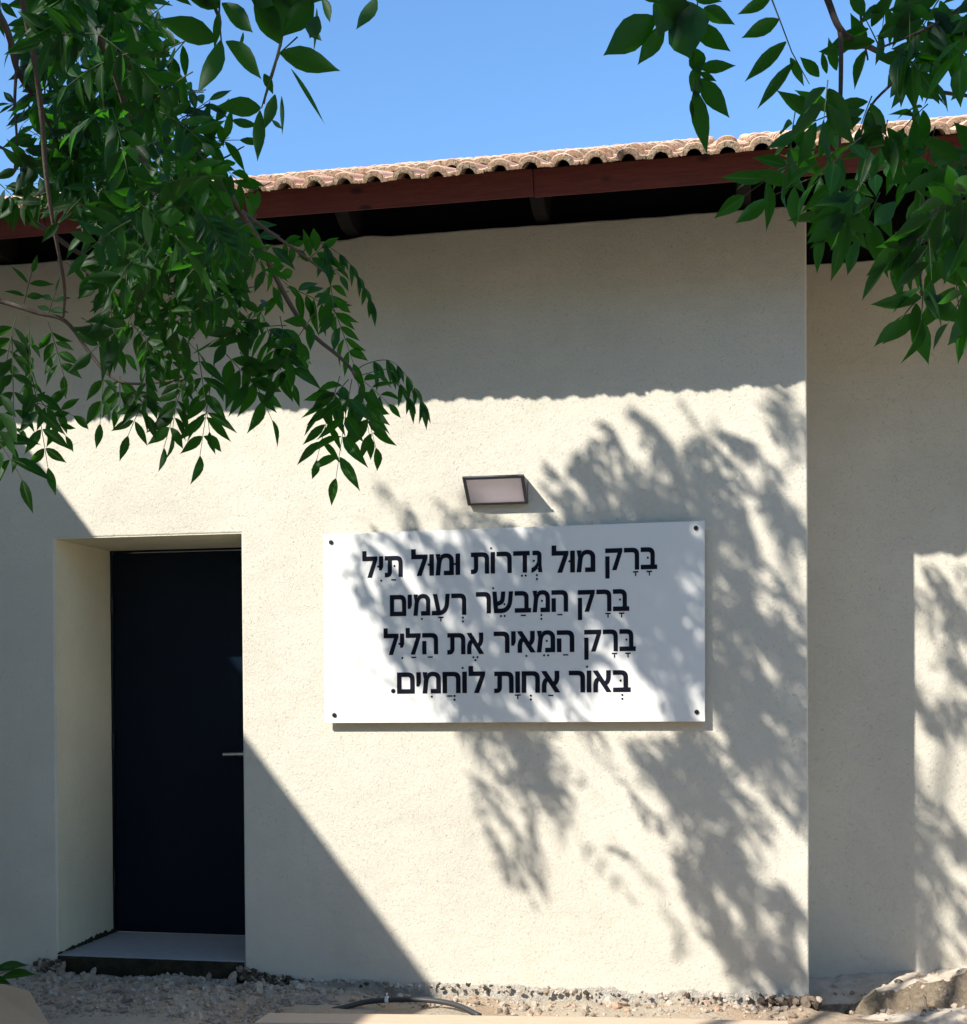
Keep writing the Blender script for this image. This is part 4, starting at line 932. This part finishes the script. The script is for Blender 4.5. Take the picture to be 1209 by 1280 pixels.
# thick mass
B = Leaves()
CORE = [(55, -20), (150, -20), (195, 40), (222, 110), (245, 190), (300, 270), (320, 330), (230, 370), (130, 320), (70, 240), (48, 130)]
MID = [(120, 270), (300, 250), (330, 300), (400, 350), (410, 400), (360, 440), (310, 450), (220, 480), (130, 440), (105, 370)]
for poly, n, d0, d1, lp in ((CORE, 175, 1.95, 3.15, 37), (MID, 38, 2.4, 2.85, 38)):
    for _ in range(n):
        x, y = sample(poly, r); d = r.uniform(d0, d1); an = r.uniform(0.15, 1.0)*math.pi; ln = r.uniform(60, 110)
        bx, by = x - math.cos(an)*ln*0.5, y - math.sin(an)*ln*0.5
        comp(B, (bx, by), (x + math.cos(an)*ln*0.5, y + math.sin(an)*ln*0.5), d, r.choice((3, 4, 4, 5)), lp*2.35/d*r.uniform(0.9, 1.15), 0.1, 0.8, dz=r.uniform(-.08, .08))
# upper left wisps against the sky
for a, b, d, n, lp in [((40, 30), (15, 60), 2.3, 2, 30), ((22, 85), (50, 75), 2.3, 3, 32), ((40, 60), (58, 90), 2.2, 3, 36), ((19, 130), (12, 130), 2.3, 1, 28), ((18, 180), (45, 200), 2.3, 3, 36), ((55, 210), (20, 212), 2.3, 3, 36),
                       ((0, 0), (2, 20), 2.3, 1, 30), ((140, -20), (150, 40), 2.1, 3, 36), ((150, 0), (175, 30), 2.2, 3, 30), ((165, 30), (205, 75), 2.3, 4, 26), ((190, 50), (218, 120), 2.3, 4, 24),
                       ((225, 90), (226, 120), 2.3, 1, 16), ((230, 150), (262, 125), 2.3, 3, 34), ((240, 160), (290, 150), 2.3, 2, 38), ((250, 180), (300, 175), 2.3, 2, 36), ((200, 130), (250, 160), 2.3, 4, 32), ((270, 200), (310, 240), 2.4, 3, 34),
                       ((60, 240), (20, 258), 2.4, 3, 36), ((0, 230), (30, 262), 2.4, 3, 38), ((0, 320), (-30, 330), 2.3, 2, 44)]:
    comp(B, a, b, d, n, lp)
B.build('foliage', LT)
# near leaves hanging across the sky
C = Leaves()
def lf(Lv, a, b, d, w_=0.40, tone=None, tilt=0.3, droop=0.08):
    P, T = at(a[0], a[1], d), at(b[0], b[1], d + r.uniform(-.02, .02))
    Lv.leaflet(P, T-P, Vector((r.uniform(-tilt, tilt), 1, 0.6 + r.uniform(-tilt, tilt))), (T-P).length, (T-P).length*w_, droop, r.random() if tone is None else tone)
for a, b, w_ in [((270, 50), (196, 22), 0.42), ((275, 8), (225, -14), 0.45), ((277, 4), (320, 42), 0.36), ((274, 14), (268, 62), 0.24), ((276, 50), (249, 122), 0.34), ((282, 52), (332, 99), 0.34), ((304, 40), (300, 64), 0.22),
                 ((330, 92), (342, 118), 0.45), ((350, 66), (427, 88), 0.37), ((326, 135), (270, 132), 0.42), ((325, 138), (322, 204), 0.25), ((344, 118), (330, 164), 0.32), ((352, 120), (354, 170), 0.12), ((340, 150), (354, 162), 0.3), ((364, 86), (410, 157), 0.07),
                 ((318, 0), (355, 58), 0.55), ((345, -25), (352, 52), 0.55), ((390, -5), (352, 48), 0.5), ((398, 20), (386, 50), 0.5), ((396, 10), (394, 68), 0.10), ((402, -4), (415, 30), 0.3), ((470, -4), (446, 41), 0.34), ((330, -10), (405, 0), 0.4), ((380, 30), (404, 52), 0.35), ((310, -12), (345, 8), 0.5), ((240, -8), (282, -2), 0.5), ((212, -10), (240, 6), 0.4)]:
    lf(C, a, b, 1.5, w_, tone=r.random())
C.stalk([at(352, 52, 1.5), at(338, 95, 1.5), at(327, 135, 1.5)], 0.0011, 0.0008)
C.stalk([at(275, -20, 1.5), at(274, 20, 1.5), at(277, 55, 1.5)], 0.0014, 0.001)
C.stalk([at(372, 46, 1.5), at(350, 66, 1.5), at(340, 92, 1.5)], 0.0010, 0.0007)
C.build('foliage', LT)

# ---- crown of the left tree: out of view, it throws the dappled shade on wall and sign
D = Leaves(); r = random.Random(5)
def cast(px, py, t, Y=0.0):
    w0 = on_y(px, py, Y); return w0 - Vector((SA, 1, -SB))*t
def spray(Lv, px, py, t, Y, ln, pairs, L, dirv=None):
    P = cast(px, py, t, Y)
    if dirv is None: dirv = Vector((r.uniform(-.7, .7), r.uniform(-1, 1), r.uniform(-1.1, .15)))
    dirv = dirv.normalized()*ln
    Q, T = P - dirv*0.5, P + dirv*0.5
    if in_frame(P) or in_frame(Q) or in_frame(T): return False
    Lv.compound(Q, T, r, pairs, L, 0.1, None, 0.40, r.uniform(0.25, 0.6)); return True
SHADE = [  # photo outline of shade on the wall, sprays, depth of wall behind
    ([(770, 520), (830, 560), (900, 640), (885, 700), (760, 690), (740, 600)], 16, 0.0),
    ([(420, 690), (480, 690), (540, 800), (600, 890), (530, 880), (460, 780)], 5, 0.0),
    ([(700, 600), (760, 640), (880, 650), (880, 900), (700, 800), (640, 690)], 40, 0.0),
    ([(480, 680), (640, 680), (760, 800), (760, 890), (620, 890), (500, 790)], 26, 0.0),
    ([(880, 650), (960, 640), (1005, 800), (1005, 1010), (930, 1000), (880, 860)], 34, 0.0),
    ([(890, 520), (960, 560), (1005, 640), (960, 640), (900, 580)], 4, 0.0), ([(970, 490), (1006, 500), (1006, 580), (985, 560)], 2.5, 0.0),
    ([(610, 920), (740, 930), (800, 1020), (800, 1080), (720, 1010), (640, 990)], 9, 0.0),
    ([(800, 920), (900, 940), (1000, 1080), (1005, 1180), (900, 1050), (830, 1000)], 12, 0.0),
    ([(850, 1080), (940, 1110), (1005, 1200), (1000, 1250), (930, 1210)], 8, 0.0), ([(480, 605), (515, 640), (515, 655), (495, 640)], 0.2, 0.0), ([(640, 1000), (670, 1060), (650, 1060)], 1, 0.0),
    ([(1150, 720), (1209, 760), (1209, 860), (1160, 800)], 7, 0.73), ([(1150, 860), (1209, 900), (1209, 960), (1160, 930)], 5, 0.73), ([(1150, 1080), (1209, 1050), (1209, 1200), (1150, 1190)], 12, 0.73), ([(1209, 700), (1300, 720), (1400, 1200), (1209, 1200)], 30, 0.73),
]
for poly, n, Y in SHADE:
    k = 0; tries = 0; n = int(n*(1.2 if Y else 4.8 if poly[0][0] in (700, 480) else 3.8 if poly[0][0] == 880 else 4.2 if poly[0][0] in (800, 850) else 2.0 if poly[0][0] in (770, 890, 970) else 2.7))
    while k < n and tries < n*20:
        cx, cy_ = sample(poly, r); t0 = r.uniform(2.2, 3.5) if tries < n*8 else r.uniform(3.2, 4.6)
        ax = Vector((r.uniform(-.4, .4), r.choice((-1, 1)), r.uniform(-.45, .3)))
        for _ in range(5):                                   # a tuft of leaves at one shoot
            tries += 1
            d_ = ax + Vector((r.uniform(-.3, .3), r.uniform(-.2, .2), r.uniform(-.3, .25)))
            if spray(D, cx + r.gauss(0, 20), cy_ + r.gauss(0, 26), t0 + r.gauss(0, .12), Y, r.uniform(0.20, 0.34), r.choice((4, 5, 6)), r.uniform(0.06, 0.08), d_): k += 1
D.build('crown', LT)
# streaks: thin leafy shoots
G = Leaves()
def shoot(a, b, t, Y, n, L=0.06):
    """a leafy shoot whose shade runs from photo point a to b"""
    for _ in range(20):
        P, T = cast(a[0], a[1], t, Y), cast(b[0], b[1], t + r.uniform(-.25, .25), Y)
        if not (in_frame(P) or in_frame(T)): break
        t += 0.2
    pts = [P.lerp(T, i/6) for i in range(7)]; G.stalk(pts, 0.003, 0.0015)
    for i in range(n):
        p = P.lerp(T, (i+0.5)/n); dv = (T-P).normalized()*0.13 + Vector((r.uniform(-.09, .09), r.uniform(-.12, .12), -0.05))
        G.compound(p, p+dv, r, 3, L, 0.05, None, 0.4, 0.8)
for a, b, n in [((745, 530), (800, 620), 3), ((780, 515), (900, 630), 5), ((560, 900), (650, 1070), 4), ((610, 910), (730, 1060), 5), ((720, 920), (860, 1060), 5), ((800, 940), (900, 1080), 4), ((840, 1090), (940, 1230), 6), ((920, 1130), (1000, 1240), 4), ((760, 1040), (880, 1200), 3),
                ((430, 700), (500, 800), 4), ((480, 700), (600, 880), 5), ((890, 520), (930, 570), 2), ((960, 500), (1005, 580), 3), ((465, 590), (500, 640), 2), ((1150, 740), (1209, 830), 3), ((730, 590), (780, 650), 3), ((930, 560), (1000, 640), 2), ((900, 980), (1000, 1150), 5)]:
    shoot(a, b, r.uniform(2.4, 3.4), 0.0 if a[0] < 1010 else 0.73, n)
G.build('crown', LT)
# unseen leaf clusters added sunward to shade the visible left foliage
Hh = Leaves()
for (px_, py_, d_, back, n_, sg) in ((130, 110, 2.45, 2.2, 130, 0.30), (190, 60, 2.3, 3.0, 60, 0.35), (310, 40, 1.5, 2.2, 60, 0.25)):
    c0 = at(px_, py_, d_) - LIGHT*back
    for _ in range(n_):
        c = c0 + Vector((r.gauss(0, sg), r.gauss(0, sg), r.gauss(0, sg)))
        dv = Vector((r.uniform(-1, 1), r.uniform(-1, 1), r.uniform(-.9, .2))).normalized()*r.uniform(.18, .28)
        if in_frame(c) or in_frame(c+dv): continue
        Hh.compound(c, c+dv, r, 4, 0.068, 0.1)
Hh.build('crown', LT)

# ---- right tree
RT = tag(empty('ash_tree', (2.5, -6.6, 0)), 'leafy ash tree hanging into view over the house corner from upper right', 'tree')
trunk(RT, [(2.5, -6.6, -0.1), (2.45, -6.55, 1.3), (2.5, -6.5, 2.6), (2.3, -6.4, 3.8)], (0.13, 0.08))
limb(RT, [(2.42, -6.45, 3.2), (1.7, -5.7, 3.5), (1.0, -4.9, 3.3), (0.62, -4.55, 2.95)], 0.05, 0.010)
limb(RT, [(2.4, -6.45, 3.4), (1.2, -6.5, 4.3), (0.2, -6.4, 4.6), (-0.6, -6.2, 4.5)], 0.05, 0.012)
limb(RT, [(2.45, -6.5, 2.9), (1.75, -5.3, 2.85), (1.25, -4.6, 2.6), (1.0, -4.3, 2.45)], 0.04, 0.009)
r = random.Random(31)
px_branch(RT, [(1010, -70, 1.55), (1034, 0, 1.6), (1052, 40, 1.6), (1095, 62, 1.65), (1140, 96, 1.7), (1170, 112, 1.7), (1260, 125, 1.7)], 0.0048, 0.0022)
px_branch(RT, [(1050, 38, 1.6), (1051, 100, 1.6), (1050, 150, 1.62), (1048, 195, 1.65), (1043, 212, 1.65)], 0.0032, 0.0018)
px_branch(RT, [(1068, -60, 1.6), (1074, 0, 1.62), (1079, 45, 1.65), (1085, 75, 1.65)], 0.0022, 0.0012)
px_branch(RT, [(1130, 90, 1.65), (1090, 130, 1.65), (1075, 170, 1.65), (1065, 185, 1.65)], 0.002, 0.001)
px_branch(RT, [(1270, 170, 1.5), (1209, 225, 1.5), (1175, 255, 1.5), (1150, 300, 1.5), (1152, 370, 1.5)], 0.003, 0.0012)
px_branch(RT, [(1260, -40, 1.45), (1195, 15, 1.5), (1150, 40, 1.5), (1100, 60, 1.55)], 0.003, 0.0012)
S1 = Leaves()
for a, b, w_ in [((866, 15), (815, 2), .5), ((822, 22), (750, 70), .42), ((830, 30), (797, 83), .4), ((846, -12), (820, 48), .6), ((850, 0), (866, 78), .62), ((838, 0), (868, 58), .6), ((868, 60), (876, 96), .5), ((866, -6), (902, 2), .35), ((880, 10), (918, 30), .42), ((868, 32), (914, 64), .42), ((874, 84), (921, 82), .34), ((874, 90), (897, 102), .3), ((872, 82), (864, 115), .5),
                 ((876, 98), (912, 148), .4), ((872, 96), (870, 125), .5), ((868, 112), (885, 194), .28), ((880, -12), (850, -2), .4), ((800, -6), (826, 2), .3), ((864, 125), (866, 150), .25)]:
    lf(S1, a, b, 1.5, w_, tone=r.random())
S1.stalk([at(872, -20, 1.5), at(872, 30, 1.5), at(866, 75, 1.5), at(868, 115, 1.5)], 0.0012, 0.0007)
S1.stalk([at(963, -6, 1.7), at(975, 25, 1.7), at(990, 65, 1.7), at(1012, 105, 1.7)], 0.0013, 0.0007)
for a, b, w_ in [((963, -2), (922, 18), .36), ((974, 24), (926, 48), .38), ((983, 52), (929, 103), .26), ((992, 78), (944, 138), .20), ((988, 72), (1006, 108), .3), ((1024, 96), (1000, 70), .42), ((1034, 92), (1027, 62), .28), ((1046, 88), (1035, 46), .32)]:
    lf(S1, a, b, 1.7, w_, tone=r.random())
S1.build('foliage', RT)
S2 = Leaves()
# hand-placed bunches
for a, b, d, n, lp in [((1050, 140), (1000, 160), 1.55, 2, 62), ((1035, 100), (1030, 150), 1.5, 2, 60), ((1100, 60), (1080, 20), 1.6, 2, 50), ((1120, 60), (1150, 90), 1.5, 3, 56), ((1090, 60), (1060, 62), 1.65, 1, 44),
                       ((1043, 212), (960, 248), 1.65, 2, 52), ((1000, 200), (930, 245), 1.6, 2, 50), ((1045, 210), (1050, 300), 1.6, 3, 52), ((1060, 230), (1030, 290), 1.6, 3, 54), ((1075, 230), (1060, 270), 1.55, 2, 56),
                       ((1100, 240), (1075, 300), 1.5, 2, 60), ((1150, 290), (1110, 330), 1.45, 2, 62), ((1160, 270), (1165, 350), 1.45, 3, 60), ((1155, 350), (1152, 400), 1.4, 1, 62), ((1150, 372), (1125, 400), 1.4, 1, 60), ((1190, 300), (1200, 400), 1.45, 2, 60), ((1209, 360), (1185, 405), 1.4, 1, 56),
                       ((1160, 130), (1130, 160), 1.6, 2, 48), ((1110, 150), (1098, 195), 1.6, 3, 44), ((1090, 120), (1075, 160), 1.6, 3, 44), ((1130, 110), (1170, 90), 1.55, 2, 52), ((1170, 20), (1190, 60), 1.5, 3, 56), ((1180, -10), (1150, 40), 1.5, 3, 56), ((1205, 40), (1200, 85), 1.45, 2, 58), ((1120, 5), (1150, 10), 1.6, 2, 44)]:
    comp(S2, a, b, d, n, lp, 0.05, 0.6)
for a, b in [((1152, 372), (1098, 380)), ((1158, 372), (1208, 404)), ((1148, 392), (1101, 430)), ((1147, 396), (1160, 456)), ((1225, 395), (1180, 432)), ((1146, 300), (1080, 345)), ((1140, 320), (1130, 352)), ((1060, 280), (1052, 330)), ((1058, 268), (1006, 305)), ((1052, 262), (1010, 278)), ((1066, 250), (1036, 300)), ((1090, 290), (1050, 270)), ((1120, 252), (1090, 285))]:
    lf(S2, a, b, 1.45, 0.40, tone=r.random())
for poly, n, d0, d1, lp in (([(985, 165), (1060, 140), (1209, 190), (1240, 330), (1120, 290), (1040, 270), (985, 215)], 14, 1.45, 1.85, 52), ([(1110, -20), (1240, -20), (1240, 80), (1150, 110), (1090, 60)], 9, 1.4, 1.7, 50), ([(1150, 200), (1240, 200), (1240, 350), (1170, 340)], 7, 1.4, 1.6, 56)):
    for _ in range(n):
        x, y = sample(poly, r); d = r.uniform(d0, d1); an = r.uniform(0.15, 0.95)*math.pi; ln = r.uniform(60, 100)
        comp(S2, (x - math.cos(an)*ln*.5, y - math.sin(an)*ln*.5), (x + math.cos(an)*ln*.5, y + math.sin(an)*ln*.5), d, r.choice((2, 3)), lp*1.55/d*r.uniform(.9, 1.1), 0.08, 0.8)
S2.build('foliage', RT)
Rc = Leaves()  # unseen clusters added sunward to keep direct sun off the right foliage
for (px_, py_, d_, back, n_, sg) in ((1150, 50, 1.6, 2.2, 90, 0.28), (870, 60, 1.5, 2.4, 45, 0.22)):
    c0 = at(px_, py_, d_) - LIGHT*back
    for _ in range(n_):
        c = c0 + Vector((r.gauss(0, sg), r.gauss(0, sg), r.gauss(0, sg)))
        dv = Vector((r.uniform(-1, 1), r.uniform(-1, 1), r.uniform(-.9, .2))).normalized()*r.uniform(.18, .28)
        if in_frame(c) or in_frame(c+dv): continue
        Rc.compound(c, c+dv, r, 4, 0.068, 0.1)
Rc.build('crown', RT)

# small green sprig lying on the board
def sprig():
    Lv = Leaves(); 
    for a, b in [((-8, 1212), (34, 1203)), ((2, 1222), (44, 1215)), ((-20, 1226), (14, 1228)), ((-30, 1205), (8, 1210))]:
        P, T = at(a[0], a[1], 5.15), at(b[0], b[1], 5.12); Lv.leaflet(P, T-P, Vector((.1, -.5, 1)), (T-P).length, (T-P).length*0.42, 0.1, 0.95)
    Lv.stalk([at(-30, 1224, 5.16), at(0, 1217, 5.15), at(20, 1210, 5.14)], 0.003, 0.002)
    tag(Lv.build('leaf_sprig'), 'bright green sprig resting on the tan board corner', 'leaf sprig')
sprig()
